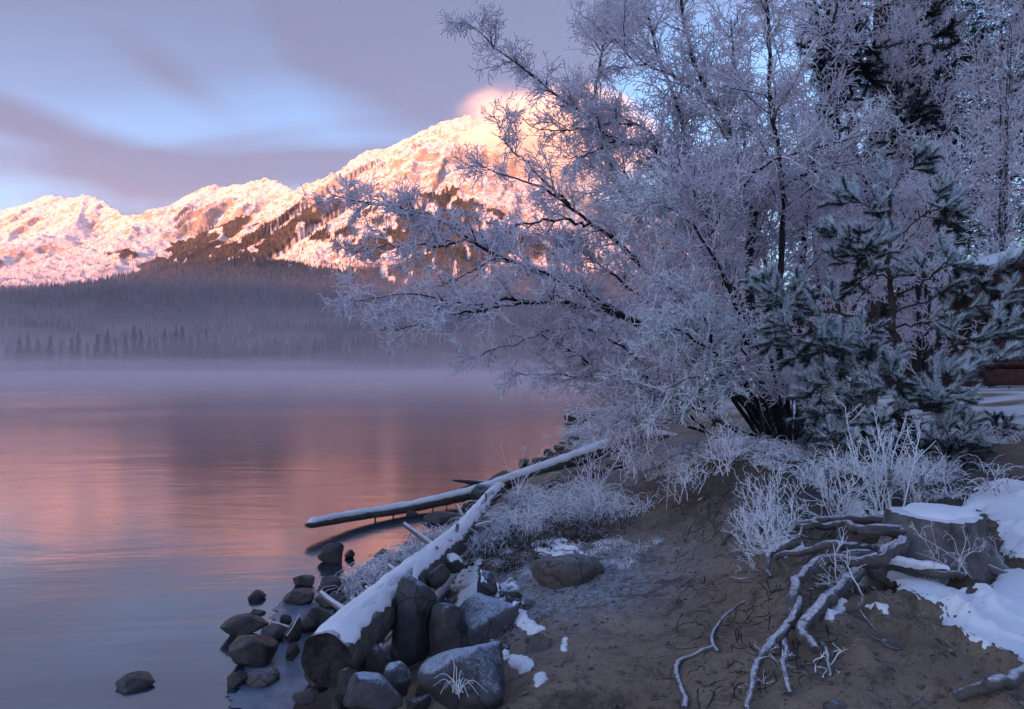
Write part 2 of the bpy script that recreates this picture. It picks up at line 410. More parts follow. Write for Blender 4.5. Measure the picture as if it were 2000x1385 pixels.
ridge([(-200,655,800),(60,650,760),(350,664,700),(640,660,700),(900,650,720),(1250,640,740),(1800,620,800)], .10)
def far_z(x, y, full=False):
    r = np.hypot(x, y)
    z = np.full(x.shape, -40.0)
    acc = []; gl = []
    wx = x + 60 * fbm2(x / 500, y / 500, 4, 3); wy = y + 60 * fbm2(x / 700 + 9, y / 700 + 5, 4, 4)
    for ri, (pts, s) in enumerate(RIDGES):
        best = np.full(x.shape, -1e4); arc = np.zeros(x.shape); bd = np.zeros(x.shape); s0 = 0.0
        for a, b in zip(pts[:-1], pts[1:]):
            d = b[:2] - a[:2]; L2 = d @ d
            t = np.clip(((wx - a[0]) * d[0] + (wy - a[1]) * d[1]) / L2, 0, 1)
            dist = np.hypot(wx - a[0] - t * d[0], wy - a[1] - t * d[1])
            zr = a[2] + t * (b[2] - a[2])
            c = zr - s * dist * (1 - .10 * np.clip(dist / 2500, 0, 1))
            w = c > best; best = np.where(w, c, best); arc = np.where(w, s0 + t * L2 ** .5, arc); bd = np.where(w, dist, bd)
            s0 += L2 ** .5
        if s > .4:
            # ribs and gullies running straight down the fall line from each crest
            wv = .22 * fbm2(x / 260, y / 260, 4, 7)
            g = ridged2(arc / 300 + ri * 7.7 + wv, bd / 3500, 3, 120 + ri, .5) - .9
            g2 = ridged2(arc / 75 + ri * 3.7 + wv * 3, bd / 1500, 4, 150 + ri, .6) - .9
            best = best + g * 90 * sstep(90, 560, bd) + g2 * 9 * sstep(150, 600, bd)
        acc.append(best); gl.append(g if s > .4 else np.zeros(x.shape))
    k = 14.0
    A = np.array(acc); mx = A.max(0); z = mx + k * np.log(np.exp((A - mx) / k).sum(0))
    z = np.maximum(z, -60)
    hi = sstep(60, 500, z)
    z = z + hi * (9 * (ridged2(x / 90, y / 90, 5, 21, .65) - 1.05)) + (6 + 3 * hi) * fbm2(x / 200, y / 200, 5, 33)
    # shore
    shore = 238 + 14 * fbm2(x / 60, x * 0 + 3, 3, 8) + .12 * np.abs(x)
    base = np.where(r > 0, (y - shore) * .05, 0)
    z = np.maximum(z, np.clip(base, -6, 30))
    z = np.where(y < shore, np.minimum(z, (y - shore) * .1), z)
    if full:
        return z, np.take_along_axis(np.array(gl), A.argmax(0)[None], 0)[0]
    return z
def forest_mask(x, y, z, g):
    """trees hold the ribs; snow fills the gullies between them"""
    tl = 900 + 260 * g + 130 * fbm2(x / 500, y / 500, 4, 14) - 90 * sstep(4600, 6500, y) + 60 * (1 - sstep(3600, 4200, y))
    base = 1 - sstep(-150, 130, z - tl)
    chute = (1 - sstep(-.62, -.36, g + .25 * fbm2(x / 90, y / 90, 3, 15))) * sstep(330, 560, z)
    lat = x / y * 3000
    spot = sstep(.22, .36, fbm2(lat / 45, z / 110, 4, 93)) * sstep(120, 500, z)
    return np.clip(base * (1 - .95 * chute) * (1 - .8 * spot), 0, 1)
m = NT('mountain_slope', .9, .15)
px = m.pos(); fo = m.attr('forest')
n1 = m.noise(.03, 9, .75, vec=px); n2 = m.noise(.06, 8, .75, vec=px)
nz = m.nz()
rock = m.mix(m.ramp(n2, .35, .65), (.26, .21, .19), (.48, .42, .39))
steep = m.ramp(m.math('ADD', nz, m.math('MULTIPLY', m.math('SUBTRACT', n1, .5), .8)), .60, .80)
strat = m.noise(.05, 8, .75, .6, vec=px, sc3=(1.2, .8, .8))
steep = m.math('MULTIPLY', steep, m.ramp(strat, .36, .52, .30, 1))
c = m.mix(steep, rock, SNOW)
fcol = m.mix(m.ramp(n2, .4, .62), (.030, .032, .030), (.085, .080, .078))
fm = m.ramp(m.math('ADD', fo, m.math('MULTIPLY', m.math('SUBTRACT', n2, .5), .9)), .38, .62)
c = m.mix(fm, c, fcol)
m.col(c); m.bump(m.math('ADD', n2, strat), .6, 9.0)
M_MOUNT = m.m
def build_mountains():
    az = np.radians(np.linspace(-40, 20, 580)); r = 225 * (8600 / 225) ** np.linspace(0, 1, 430)
    r = np.concatenate([np.linspace(225, 2000, 34), np.linspace(2010, 7500, 260)])
    A, R = np.meshgrid(az, r); Y = R; X = R * np.tan(A)
    Z, GL = far_z(X, Y, True); idx = np.arange(X.size).reshape(X.shape)
    q = np.stack([idx[:-1, :-1], idx[:-1, 1:], idx[1:, 1:], idx[1:, :-1]], -1).reshape(-1, 4)
    fm = forest_mask(X, Y, Z, GL).ravel()
    link('mountains', mesh_data('mountains', np.stack([X.ravel(), Y.ravel(), Z.ravel()], 1), [q], M_MOUNT, True, attrs={'forest': fm}), kind='structure')
build_mountains()
# the high ground behind the camera whose long morning shadow lies over the lake and the lower forest
RIDGE_Y = -6000; RIDGE_H = 1050
def build_back_hills():
    xs = np.linspace(-16000, 9000, 260); ys = np.concatenate([np.linspace(-9400, -400, 90)])
    X, Y = np.meshgrid(xs, ys)
    Z = RIDGE_H * np.exp(-((Y - RIDGE_Y) / 1300) ** 2) * (1 + .05 * fbm2(X / 1500, X * 0, 4, 71)) + 60 * fbm2(X / 900, Y / 900, 5, 72) * sstep(-500, -1500, Y) * sstep(-5500, -4000, Y) - 2
    idx = np.arange(X.size).reshape(X.shape)
    q = np.stack([idx[:-1, :-1], idx[:-1, 1:], idx[1:, 1:], idx[1:, :-1]], -1).reshape(-1, 4)
    link('hills', mesh_data('hills', np.stack([X.ravel(), Y.ravel(), Z.ravel()], 1), [q], M_MOUNT, True, attrs={'forest': np.ones(X.size)}), kind='structure')
build_back_hills()

# ------------------------------------------------------------------ air
def volume_box(name, lo, hi, density, color, aniso=.3, kind='stuff', label=None):
    lo = np.array(lo, float); hi = np.array(hi, float)
    V = np.array([[(lo, hi)[i][0], (lo, hi)[j][1], (lo, hi)[k][2]] for i in (0, 1) for j in (0, 1) for k in (0, 1)])
    Fc = [[0, 1, 3, 2], [4, 6, 7, 5], [0, 4, 5, 1], [2, 3, 7, 6], [0, 2, 6, 4], [1, 5, 7, 3]]
    mt = bpy.data.materials.new(name + '_air'); mt.use_nodes = True; n = mt.node_tree.nodes
    n.remove(n['Principled BSDF']); pv = n.new('ShaderNodeVolumePrincipled'); pv.inputs['Color'].default_value = (*color, 1)
    pv.inputs['Density'].default_value = density; pv.inputs['Anisotropy'].default_value = aniso
    mt.node_tree.links.new(pv.outputs[0], n['Material Output'].inputs['Volume'])
    me = mesh_data(name, V, [np.array(Fc)], mt, False)
    o = link(name, me, kind=kind, label=label)
    return o, mt, pv
HAZE = volume_box('haze', (-17000, -9500, -6), (13000, 9500, 2350), 2.1e-5, (.98, .86, 1.0), 0.0)
def mist_layer(y0, y1, top, dens, seed):
    xs = np.concatenate([np.linspace(-420, 120, 120)]); ys = np.linspace(y0, y1, 60)
    X, Y = np.meshgrid(xs, ys)
    e = sstep(y0, y0 + 60, Y)
    Z = .06 + top * (.12 + .88 * e) * (1 + .8 * fbm2(X / 55, Y / 40, 3, seed))
    Z = np.maximum(Z, .1); n = X.size; idx = np.arange(n).reshape(X.shape)
    q = np.stack([idx[:-1, :-1], idx[:-1, 1:], idx[1:, 1:], idx[1:, :-1]], -1).reshape(-1, 4)
    V = np.concatenate([np.stack([X.ravel(), Y.ravel(), Z.ravel()], 1), np.stack([X.ravel(), Y.ravel(), np.full(n, .03)], 1)])
    ring = np.concatenate([idx[0, :], idx[1:, -1], idx[-1, -2::-1], idx[-2:0:-1, 0]]); r2 = np.roll(ring, -1)
    side = np.stack([r2, ring, ring + n, r2 + n], 1)
    o, mt, pv = volume_box('mist', (0, 0, 0), (1, 1, 1), dens, MIST_COL, 0.0)
    o.data = mesh_data('mist', V, [q, q[:, ::-1] + n, side], mt, True)
    o['label'] = 'pale mauve mist drifting low over the far lake'
MIST_COL = (1.0, .74, .78)
mist_layer(15, 300, .5, .026, 21)
mist_layer(30, 300, 1.3, .0130, 1)
mist_layer(60, 330, 4.0, .0060, 5)
mist_layer(90, 400, 12., .0032, 9)
mist_layer(120, 520, 24., .0013, 13)
def valley_air():
    xs = np.linspace(-2600, 2600, 60); ys = np.linspace(320, 3000, 40); X, Y = np.meshgrid(xs, ys); n = X.size; idx = np.arange(n).reshape(X.shape)
    Z = 60 + 190 * sstep(320, 1700, Y) * (1 + .3 * fbm2(X / 700, Y / 500, 3, 2))
    q = np.stack([idx[:-1, :-1], idx[:-1, 1:], idx[1:, 1:], idx[1:, :-1]], -1).reshape(-1, 4)
    V = np.concatenate([np.stack([X.ravel(), Y.ravel(), Z.ravel()], 1), np.stack([X.ravel(), Y.ravel(), np.full(n, .04)], 1)])
    ring = np.concatenate([idx[0, :], idx[1:, -1], idx[-1, -2::-1], idx[-2:0:-1, 0]]); r2 = np.roll(ring, -1)
    o, mt, pv = volume_box('valley_mist', (0, 0, 0), (1, 1, 1), .00020, (1.0, .80, .95), 0.0)
    o.data = mesh_data('valley_mist', V, [q, q[:, ::-1] + n, np.stack([r2, ring, ring + n, r2 + n], 1)], mt, True); o['label'] = 'thin violet haze filling the valley below the mountain'
valley_air()
def summit_cloud():
    c = P3(1070, 285, 4200); R = np.array((760, 430, 430.))
    o, mt, pv = volume_box('cloud', -np.ones(3), np.ones(3), .01, (1, 1, 1), -0.3)
    nt = mt.node_tree; n = nt.nodes; L = nt.links
    tc = n.new('ShaderNodeTexCoord'); ln = n.new('ShaderNodeVectorMath'); ln.operation = 'LENGTH'
    L.new(tc.outputs['Object'], ln.inputs[0])
    ns = n.new('ShaderNodeTexNoise'); ns.inputs['Scale'].default_value = 1.6; ns.inputs['Detail'].default_value = 4; ns.inputs['Roughness'].default_value = .55
    L.new(tc.outputs['Object'], ns.inputs['Vector'])
    def M(op, a, b):
        m = n.new('ShaderNodeMath'); m.operation = op
        for i, v in enumerate((a, b)):
            if isinstance(v, float): m.inputs[i].default_value = v
            else: L.new(v, m.inputs[i])
        return m.outputs[0]
    f = M('SUBTRACT', 1.0, ln.outputs['Value']); f = M('ADD', f, M('MULTIPLY', M('SUBTRACT', ns.outputs[0], .5), 1.5))
    r = n.new('ShaderNodeMapRange'); r.interpolation_type = 'SMOOTHSTEP'; L.new(f, r.inputs[0]); r.inputs[1].default_value = -.02; r.inputs[2].default_value = .7; r.inputs[4].default_value = .0095
    # fade to nothing before the box ends
    e = n.new('ShaderNodeMapRange'); e.interpolation_type = 'SMOOTHSTEP'; L.new(ln.outputs['Value'], e.inputs[0]); e.inputs[1].default_value = 1.0; e.inputs[2].default_value = .8
    L.new(M('MULTIPLY', r.outputs[0], e.outputs[0]), pv.inputs['Density'])
    o.location = Vector(c); o.scale = R; o['label'] = 'glowing pink cloud wrapped round the mountain summit'
summit_cloud()
# ------------------------------------------------------------------ far forest
def conifer_template(seed, tiers=9, seg=7, h=1.0, r=.17):
    """jagged low conifer, unit height, returns verts + tris"""
    g = np.random.default_rng(seed); V = []; T = []
    for k in range(tiers):
        f = k / tiers; z0 = .08 + .92 * f; z1 = min(1.0, z0 + .92 / tiers * 1.9)
        rr = r * (1 - f) ** .85 + .012; b = len(V); V.append((0, 0, z1)); a0 = g.random() * 6.28
        for i in range(seg):
            a = a0 + i * 2 * math.pi / seg; q = rr * g.uniform(.45, 1.25)
            V.append((q * math.cos(a), q * math.sin(a), z0 - g.uniform(0, .03)))
            a += math.pi / seg; q = rr * g.uniform(.15, .35); V.append((q * math.cos(a), q * math.sin(a), z0 + .02))
        n = 2 * seg
        for i in range(n): T.append((b, b + 1 + i, b + 1 + (i + 1) % n))
    return np.array(V), np.array(T)
def scatter(tpl, X, Y, Z, H, W, rot):
    V, T = tpl; N = len(X); c, s = np.cos(rot)[:, None], np.sin(rot)[:, None]
    vx = V[None, :, 0] * W[:, None]; vy = V[None, :, 1] * W[:, None]
    P = np.stack([X[:, None] + vx * c - vy * s, Y[:, None] + vx * s + vy * c, Z[:, None] + V[None, :, 2] * H[:, None]], -1)
    Fc = T[None] + (np.arange(N) * len(V))[:, None, None]
    return P.reshape(-1, 3), Fc.reshape(-1, 3)
m = NT('far_conifer_needles', .9, .1); n = m.noise(.9, 3, vec=m.pos())
M_FARTREE = m.col(m.mix(m.ramp(n, .4, .65), (.022, .030, .026), (.055, .062, .058)))
m = NT('frosted_conifer_needles', .9, .1); n = m.noise(1.3, 4, .7, vec=m.pos())
M_FARFROST = m.col(m.mix(m.ramp(m.math('ADD', n, m.math('MULTIPLY', m.nz(), .35)), .58, .85), (.022, .030, .028), (.30, .33, .40)))
m = NT('dark_bark', .95, .1); M_DARKBARK = m.col((.05, .038, .034))
def build_far_forest():
    g = np.random.default_rng(5)
    # slopes: sparse two-plane conifers, tens of thousands
    acc = Acc()
    small = (np.array([(0, 0, 1.0), (.2, 0, 0), (-.1, .17, 0), (-.1, -.17, 0)], float), np.array([(0, 1, 2), (0, 2, 3), (0, 3, 1)]))
    N = 150000
    az = np.radians(g.uniform(-37, 30, N)); r = np.sqrt(g.uniform(1100 ** 2, 5600 ** 2, N)); y = r; x = r * np.tan(az); z, gl = far_z(x, y, True)
    f = forest_mask(x, y, z, gl)
    # where it thins out: scattered trees against the snow
    ok = (g.random(N) < np.clip(.02 + f * 1.1, 0, 1) * (z < 1080)) & (z > 8)
    x, y, z = x[ok][:56000], y[ok][:56000], z[ok][:56000]; n = len(x); h = g.uniform(9, 20, n) * (1 - .35 * sstep(600, 1000, z))
    V, T = scatter(small, x, y, z - .5, h, h * g.uniform(.8, 1.2, n), g.uniform(0, 6.28, n)); acc.add(V, [T])
    acc.obj('forest', M_FARTREE, False, kind='stuff', label='dark conifer forest climbing the mountain slopes')
    # the wood along the far shore
    acc = Acc(); tp = [conifer_template(s, 5, 4) for s in range(4)]
    N = 6500
    az = np.radians(g.uniform(-38, 22, N)); r = 236 + 700 * g.random(N) ** 1.6; y = r; x = r * np.tan(az)
    z = far_z(x, y); ok = z > .25; x, y, z = x[ok], y[ok], z[ok]
    clear = noise2(x / 60, y / 60, 3) > -.12 - .2 * (y > 330); x, y, z = x[clear], y[clear], z[clear]
    h = g.uniform(8, 15, len(x)) * (1 + .25 * (y > 400))
    for k in range(4):
        s = slice(k, None, 4); n = len(x[s])
        V, T = scatter(tp[k], x[s], y[s], z[s] - .4, h[s], h[s] * g.uniform(.8, 1.25, n), g.uniform(0, 6.28, n)); acc.add(V, [T])
    acc.obj('shore_forest', [M_FARTREE], False, kind='stuff', label='misty conifer wood along the far shore')
    # trees whose tips stand out one by one
    tall = [(38,655),(55,648),(75,660),(98,652),(118,663),(140,658),(152,646),(172,668),(190,650),(210,642),(226,660),(246,648),(262,634),(275,640),(292,655),(308,662),(322,640),(334,652),(344,634),(356,632),(372,655),(388,648),(402,640),(420,668),(445,660),(470,672),(500,668),(530,676),(560,670),(590,678),(622,672),(655,680),(690,674),(725,682),(760,676),(800,684),(840,678),(880,672),(930,676),(985,668)]
    meshes = [mesh_data('conifer', *(lambda t: (t[0], [t[1]]))(conifer_template(20 + i, 12, 7)), [M_FARFROST if i == 0 else M_FARTREE], False) for i in range(4)]
    tr = mesh_data('conifer_trunk', *tubes(np.array([[[0, 0, 0], [0, 0, .5], [0, 0, .97]]], float), np.array([[.014, .01, .003]]), 5), M_DARKBARK)
    for i, (u, v) in enumerate(tall):
        d = 244 + 14 * ((i * 7) % 5) / 5 + (14 if u > 430 else 0)
        p = P3(u, v, d); zb = max(float(far_z(np.array([p[0]]), np.array([d]))[0]), .15) - .3; h = p[2] - zb
        wx = .75 + .5 * g.random()
        front = u < 430
        lab = 'tall dark conifer standing along the misty far shore on the left' if front else 'lower dark conifer standing in the far shore wood under the mountain'
        o = root_at('conifer_tree', (p[0], d, zb), lab, 'tree', 'tall conifers on the far shore' if front else 'lower conifers on the far shore')
        o.scale = (h * wx, h * wx, h); o.rotation_euler.z = g.random() * 6
        link('crown', meshes[0 if (u < 160 and i % 3 == 0) else 1 + i % 3], o); link('trunk', tr, o)
build_far_forest()
# ------------------------------------------------------------------ rocks
from mathutils.bvhtree import BVHTree
def ico(sub):
    import bmesh
    bm = bmesh.new(); bmesh.ops.create_icosphere(bm, subdivisions=sub, radius=1)
    V = np.array([v.co[:] for v in bm.verts]); T = np.array([[v.index for v in f.verts] for f in bm.faces]); bm.free(); return V, T
ICO = {k: ico(k) for k in (2, 3, 4, 5)}
def _nv(m, px):
    t = m.n.new('ShaderNodeTexVoronoi'); t.feature = 'DISTANCE_TO_EDGE'; t.inputs['Scale'].default_value = 3.2
    w = m.n.new('ShaderNodeMix'); w.data_type = 'VECTOR'; w.inputs[0].default_value = .12; m.L.new(px, w.inputs[4])
    nz_ = m.n.new('ShaderNodeTexNoise'); nz_.inputs['Scale'].default_value = 6; m.L.new(px, nz_.inputs['Vector']); m.L.new(nz_.outputs[1], w.inputs[5]); m.L.new(w.outputs[1], t.inputs['Vector']); return t.outputs['Distance']
NT.n_vor = _nv
def rock_material(name, c1, c2, frost, wet=0.0):
    m = NT(name, .85, .25); px = m.pos()
    a = m.noise(5, 6, .65, vec=px); b = m.noise(38, 5, .7, vec=px); s = m.noise(150, 2, .6, vec=px)
    c = m.mix(m.ramp(a, .3, .7), c1, c2); c = m.mix(m.ramp(b, .55, .75, 0, .55), c, tuple(t * 1.9 for t in c2)); c = m.mix(m.ramp(s, .58, .68, 0, .45), c, (.02, .02, .022))
    z = m.nz()
    f = m.math('ADD', m.math('MULTIPLY', z, .55), m.math('ADD', m.math('MULTIPLY', b, .45), m.math('MULTIPLY', s, .35)))
    cr = m.ramp(m.n_vor(px), .0, .035, 1, 0)
    c = m.mix(m.math('MULTIPLY', cr, .6), c, (.015, .013, .013))
    c = m.mix(m.ramp(f, .98 - frost * .34, 1.22 - frost * .30), c, (.46, .50, .62))
    m.col(c); m.bump(m.math('ADD', m.math('MULTIPLY', a, .5), m.math('ADD', m.math('MULTIPLY', b, .3), m.math('MULTIPLY', s, .1))), .8, .03)
    if wet: m.b.inputs['Roughness'].default_value = .45
    return m.m
M_ROCK = rock_material('dark_rock', (.050, .042, .042), (.100, .085, .080), .42)
M_ROCKW = rock_material('wet_rock', (.045, .038, .038), (.085, .070, .066), .12, 1)
M_ROCKF = rock_material('frosty_rock', (.060, .055, .062), (.115, .105, .112), .74)
M_ROCKT = rock_material('tan_rock', (.110, .086, .078), (.180, .148, .135), .28)
OCC = []      # solid things snow can lie on
def rock_shape(seed, size, sub=4, facets=9, sharp=.72, rough=.05):
    g = np.random.default_rng(seed); V, T = ICO[sub]; V = V.copy()
    facets += 9; sharp -= .07; nn = g.normal(size=(facets, 3)); nn /= np.linalg.norm(nn, axis=1)[:, None]; c = g.uniform(sharp - .16, sharp + .14, facets)
    for n_, c_ in zip(nn, c):
        d = V @ n_ - c_; V = V - np.maximum(d, 0)[:, None] * n_[None] * .93
    o = seed * 3.1
    r = 1 + rough * 1.6 * noise3(V[:, 0] * 1.7 + o, V[:, 1] * 1.7, V[:, 2] * 1.7, seed) + rough * noise3(V[:, 0] * 4 + o, V[:, 1] * 4, V[:, 2] * 4, seed) + rough * .4 * noise3(V[:, 0] * 9 + o, V[:, 1] * 9, V[:, 2] * 9, seed)
    V = V * r[:, None]; V = V / np.abs(V).max(0)[None]
    return V * np.array(size)[None] / 2, T
def rot(V, rx, ry, rz):
    M = np.array(Matrix.Rotation(rz, 3, 'Z') @ Matrix.Rotation(ry, 3, 'Y') @ Matrix.Rotation(rx, 3, 'X')); return V @ M.T
ROCKNO = [0]
def rock(u, vb, w, h, label, mat=None, dy=.9, d=None, seed=None, tilt=(0, 0), bury=.22, facets=9, sharp=.72, group=None, sub=4, base=None, rough=.05, name='rock'):
    """u centre, vb foot row, w width and h height in photograph pixels"""
    ROCKNO[0] += 1; seed = seed or ROCKNO[0] * 7
    if d is None:
        p = drop(u, vb)
        if p[2] < 0: p = G3(u, vb, 0.0)
        d = p[1]
    else:
        p = P3(u, vb, d)
    W = w * d / F; H = h * d / F; D = W * dy
    # the foot row belongs to the near edge of the rock, its centre lies half a depth behind
    V, T = rock_shape(seed, (W, D, H * (1 + bury) / (1 - 0)), sub, facets, sharp, rough)
    V = rot(V, math.radians(tilt[0]), math.radians(tilt[1]), 0)
    c = np.array((p[0] * (1 + .35 * D / d), d + .35 * D, (p[2] if base is None else base)))
    c[2] += H * (1 - bury) / 2
    o = link(name, mesh_data(name, V, [T], mat or M_ROCK, True), label=label, cat='rock', group=group, loc=Vector(c))
    OCC.append((V + c, T)); return o
R = rock
R(492, 1308, 96, 62, 'largest round dark boulder standing in the thin ice by the shore', M_ROCKW, seed=3, facets=7, sharp=.8)
R(482, 1250, 92, 42, 'dark wedge shaped boulder in the water just behind the largest round one', M_ROCKW, seed=12, tilt=(0, -12))
R(532, 1258, 58, 30, 'low smooth rock touching the right side of the dark wedge boulder', M_ROCKW, seed=5, sharp=.85)
R(585, 1184, 66, 28, 'long low brown rock lying alone at the edge of the pink water', M_ROCKW, seed=8, facets=5, sharp=.85)
R(643, 1190, 66, 26, 'flat brown rock beside the frosted grass left of the snowy log', M_ROCKW, seed=9)
R(594, 1146, 44, 21, 'small dark rock poking out of the water above the long low one', M_ROCKW, seed=31)
R(614, 1238, 74, 54, 'square shouldered brown boulder between the ice and the snowy log', M_ROCKW, seed=14, facets=8)
R(575, 1260, 36, 54, 'slanted upright stone leaning against the square brown boulder', M_ROCKW, seed=15, tilt=(0, 30), dy=.6)
R(573, 1294, 34, 36, 'pointed shard of rock sticking out of the thin ice', M_ROCKW, seed=16, tilt=(0, 38), dy=.5, sharp=.6)
R(462, 1344, 44, 26, 'little rock in the corner of ice below the largest round boulder', M_ROCKW, seed=17)
R(514, 1342, 66, 22, 'flat pale stone slab lying on the thin ice', M_ROCKT, seed=18, dy=1.0, bury=.5, sub=3)
R(558, 1224, 24, 20, 'small egg shaped stone left of the square brown boulder', M_ROCKW, seed=19, sub=3)
R(645, 1102, 50, 38, 'faceted rock in the shallows beneath the tip of the leaning log', M_ROCKW, seed=20, facets=8, sharp=.65)
R(685, 1092, 26, 18, 'small rounded stone right beside the faceted rock in the shallows', M_ROCKW, seed=21, sub=3)
R(648, 1172, 64, 48, 'angular slab tilted behind the flat brown rock near the frosted grass', M_ROCKW, seed=22, tilt=(0, 15), sharp=.62)
R(746, 1094, 28, 22, 'small rock half hidden in the frosted grass by the water', M_ROCKW, seed=23, sub=3)
R(500, 1174, 42, 16, 'nearly submerged rock with pink ripples round it', M_ROCKW, seed=24, bury=.6, sub=3)
R(504, 1202, 32, 8, 'thin sliver of rock just breaking the surface', M_ROCKW, seed=25, bury=.6, sub=3)
R(268, 1352, 84, 20, 'drowned dark rock alone in the blue water, farthest out', M_ROCKW, seed=26, bury=.6)
R(804, 1010, 32, 12, 'small dark rock beside the twigs under the leaning log', M_ROCKW, seed=27, sub=3)
R(868, 1026, 84, 24, 'broad low dark rock in the shade under the leaning log', M_ROCKW, seed=28)
R(1132, 826, 74, 26, 'dark rocky point jutting into the lake beyond the driftwood', M_ROCK, seed=29, dy=1.4)
R(1120, 868, 24, 18, 'dark rock at the waterline below the frosted crooked driftwood', M_ROCKW, seed=33, sub=3)
R(1092, 882, 30, 13, 'rock in the water nearest the far rocky point', M_ROCKW, seed=34, sub=3)
R(1070, 886, 18, 9, 'tiny rock at the left end of the far row in the water', M_ROCKW, seed=35, sub=2)
R(1106, 890, 34, 10, 'flat wet rock behind the upper end of the leaning log', M_ROCKW, seed=36, sub=3)
R(1026, 912, 24, 13, 'small wet rock behind the bare frosted stems at the waterline', M_ROCKW, seed=37, sub=3)
R(1060, 912, 44, 22, 'wet boulder just behind the middle of the leaning log', M_ROCKW, seed=38, sub=3)
R(985, 948, 60, 26, 'dark wet boulder where the two logs cross, water side', M_ROCKW, seed=39)
R(950, 985, 70, 34, 'dark rock wedged under the crossing of the two logs', M_ROCK, seed=40)
R(1118, 958, 66, 40, 'pale rounded boulder under the upper part of the leaning log', M_ROCKT, seed=41, sharp=.85)
R(1072, 965, 50, 26, 'grey boulder left of the pale rounded one under the leaning log', M_ROCK, seed=42)
R(1205, 918, 46, 22, 'pale low stone beneath the driftwood root on the sand', M_ROCKT, seed=43, sharp=.85)
R(1160, 935, 56, 20, 'long grey stone beside the sandy track behind the grass', M_ROCK, seed=44)
# boulders of the bank, nearest the camera
R(806, 1296, 108, 170, 'tall upright boulder with frost streaks pressed against the snowy log', M_ROCKF, d=4.5, seed=51, facets=10, sharp=.74, bury=.25)
R(876, 1300, 112, 120, 'rounded dark boulder to the right of the tall upright one', M_ROCK, d=4.35, seed=52, facets=6, sharp=.82, bury=.25)
R(950, 1262, 140, 84, 'wedge shaped boulder with a frosted sloping top below the snow patch', M_ROCKF, d=4.4, seed=53, facets=9, tilt=(0, -16), bury=.3)
R(918, 1392, 215, 128, 'broad frost speckled boulder behind the small grass tuft at the bottom', M_ROCKF, d=3.45, seed=54, facets=6, sharp=.80, bury=.3)
R(1060, 1318, 66, 88, 'upright tan stone at the left edge of the trodden path', M_ROCKT, d=3.95, seed=55, facets=7, bury=.3)
R(776, 1356, 60, 70, 'square block of stone standing between the log end and the broad boulder', M_ROCKF, d=3.65, seed=56, facets=10, sharp=.62, bury=.3)
R(726, 1398, 130, 66, 'flat slab at the bottom edge below the log', M_ROCKF, d=3.35, seed=57, facets=8, sharp=.66, bury=.3)
R(626, 1356, 62, 54, 'dark stone directly beneath the sawn end of the snowy log', M_ROCK, d=3.95, seed=58, bury=.3)
R(600, 1378, 60, 24, 'low dark stone at the bottom edge under the log end', M_ROCKW, d=3.85, seed=59, bury=.3)
R(726, 1342, 92, 80, 'dark slab in the gap behind the log end and the square block', M_ROCK, d=4.1, seed=60, tilt=(0, -20), bury=.2)
R(680, 1350, 60, 40, 'small dark stone in the gap right of the log end', M_ROCK, d=3.8, seed=61)
R(1106, 1166, 154, 80, 'broad smooth brown boulder beside the trodden path', M_ROCKT, d=5.0, seed=62, facets=5, sharp=.88, bury=.3, sub=5, rough=.03)
R(953, 1166, 54, 58, 'blue grey upright block at the head of the snow patch', M_ROCKF, d=5.3, seed=63, facets=10, sharp=.64, bury=.3)
R(930, 1212, 66, 34, 'low frosty stone surrounded by the snow patch', M_ROCKF, d=4.8, seed=64)
R(1002, 1180, 34, 26, 'small dark stone right of the blue grey upright block', M_ROCK, d=5.0, seed=65, sub=3)
R(1035, 1200, 60, 20, 'low flat stone half sunk where the path meets the frost', M_ROCKT, d=4.7, seed=66, bury=.5)
R(850, 1150, 60, 40, 'dark stone between the snowy log and the mossy tussocks', M_ROCK, d=5.2, seed=67)
R(885, 1115, 46, 30, 'snow dusted stone beside the forked stub of the snowy log', M_ROCK, d=5.8, seed=68)
R(700, 1290, 40, 60, 'narrow dark stone under the snowy log behind its end', M_ROCK, d=4.4, seed=69)
o = R(1800, 1318, 190, 66, 'wide layered slab of bedrock sunk in the bare earth right of the roots', M_ROCKT, d=3.15, seed=71, facets=12, sharp=.7, bury=.5, dy=.7)
o = R(1850, 1280, 90, 50, 'higher lump of bedrock behind the wide layered slab', M_ROCKT, d=3.45, seed=72, facets=9, bury=.5, dy=.8)
R(1630, 1395, 60, 16, 'small half buried stone at the bottom edge right of the roots', M_ROCKT, seed=73, bury=.6, sub=3)
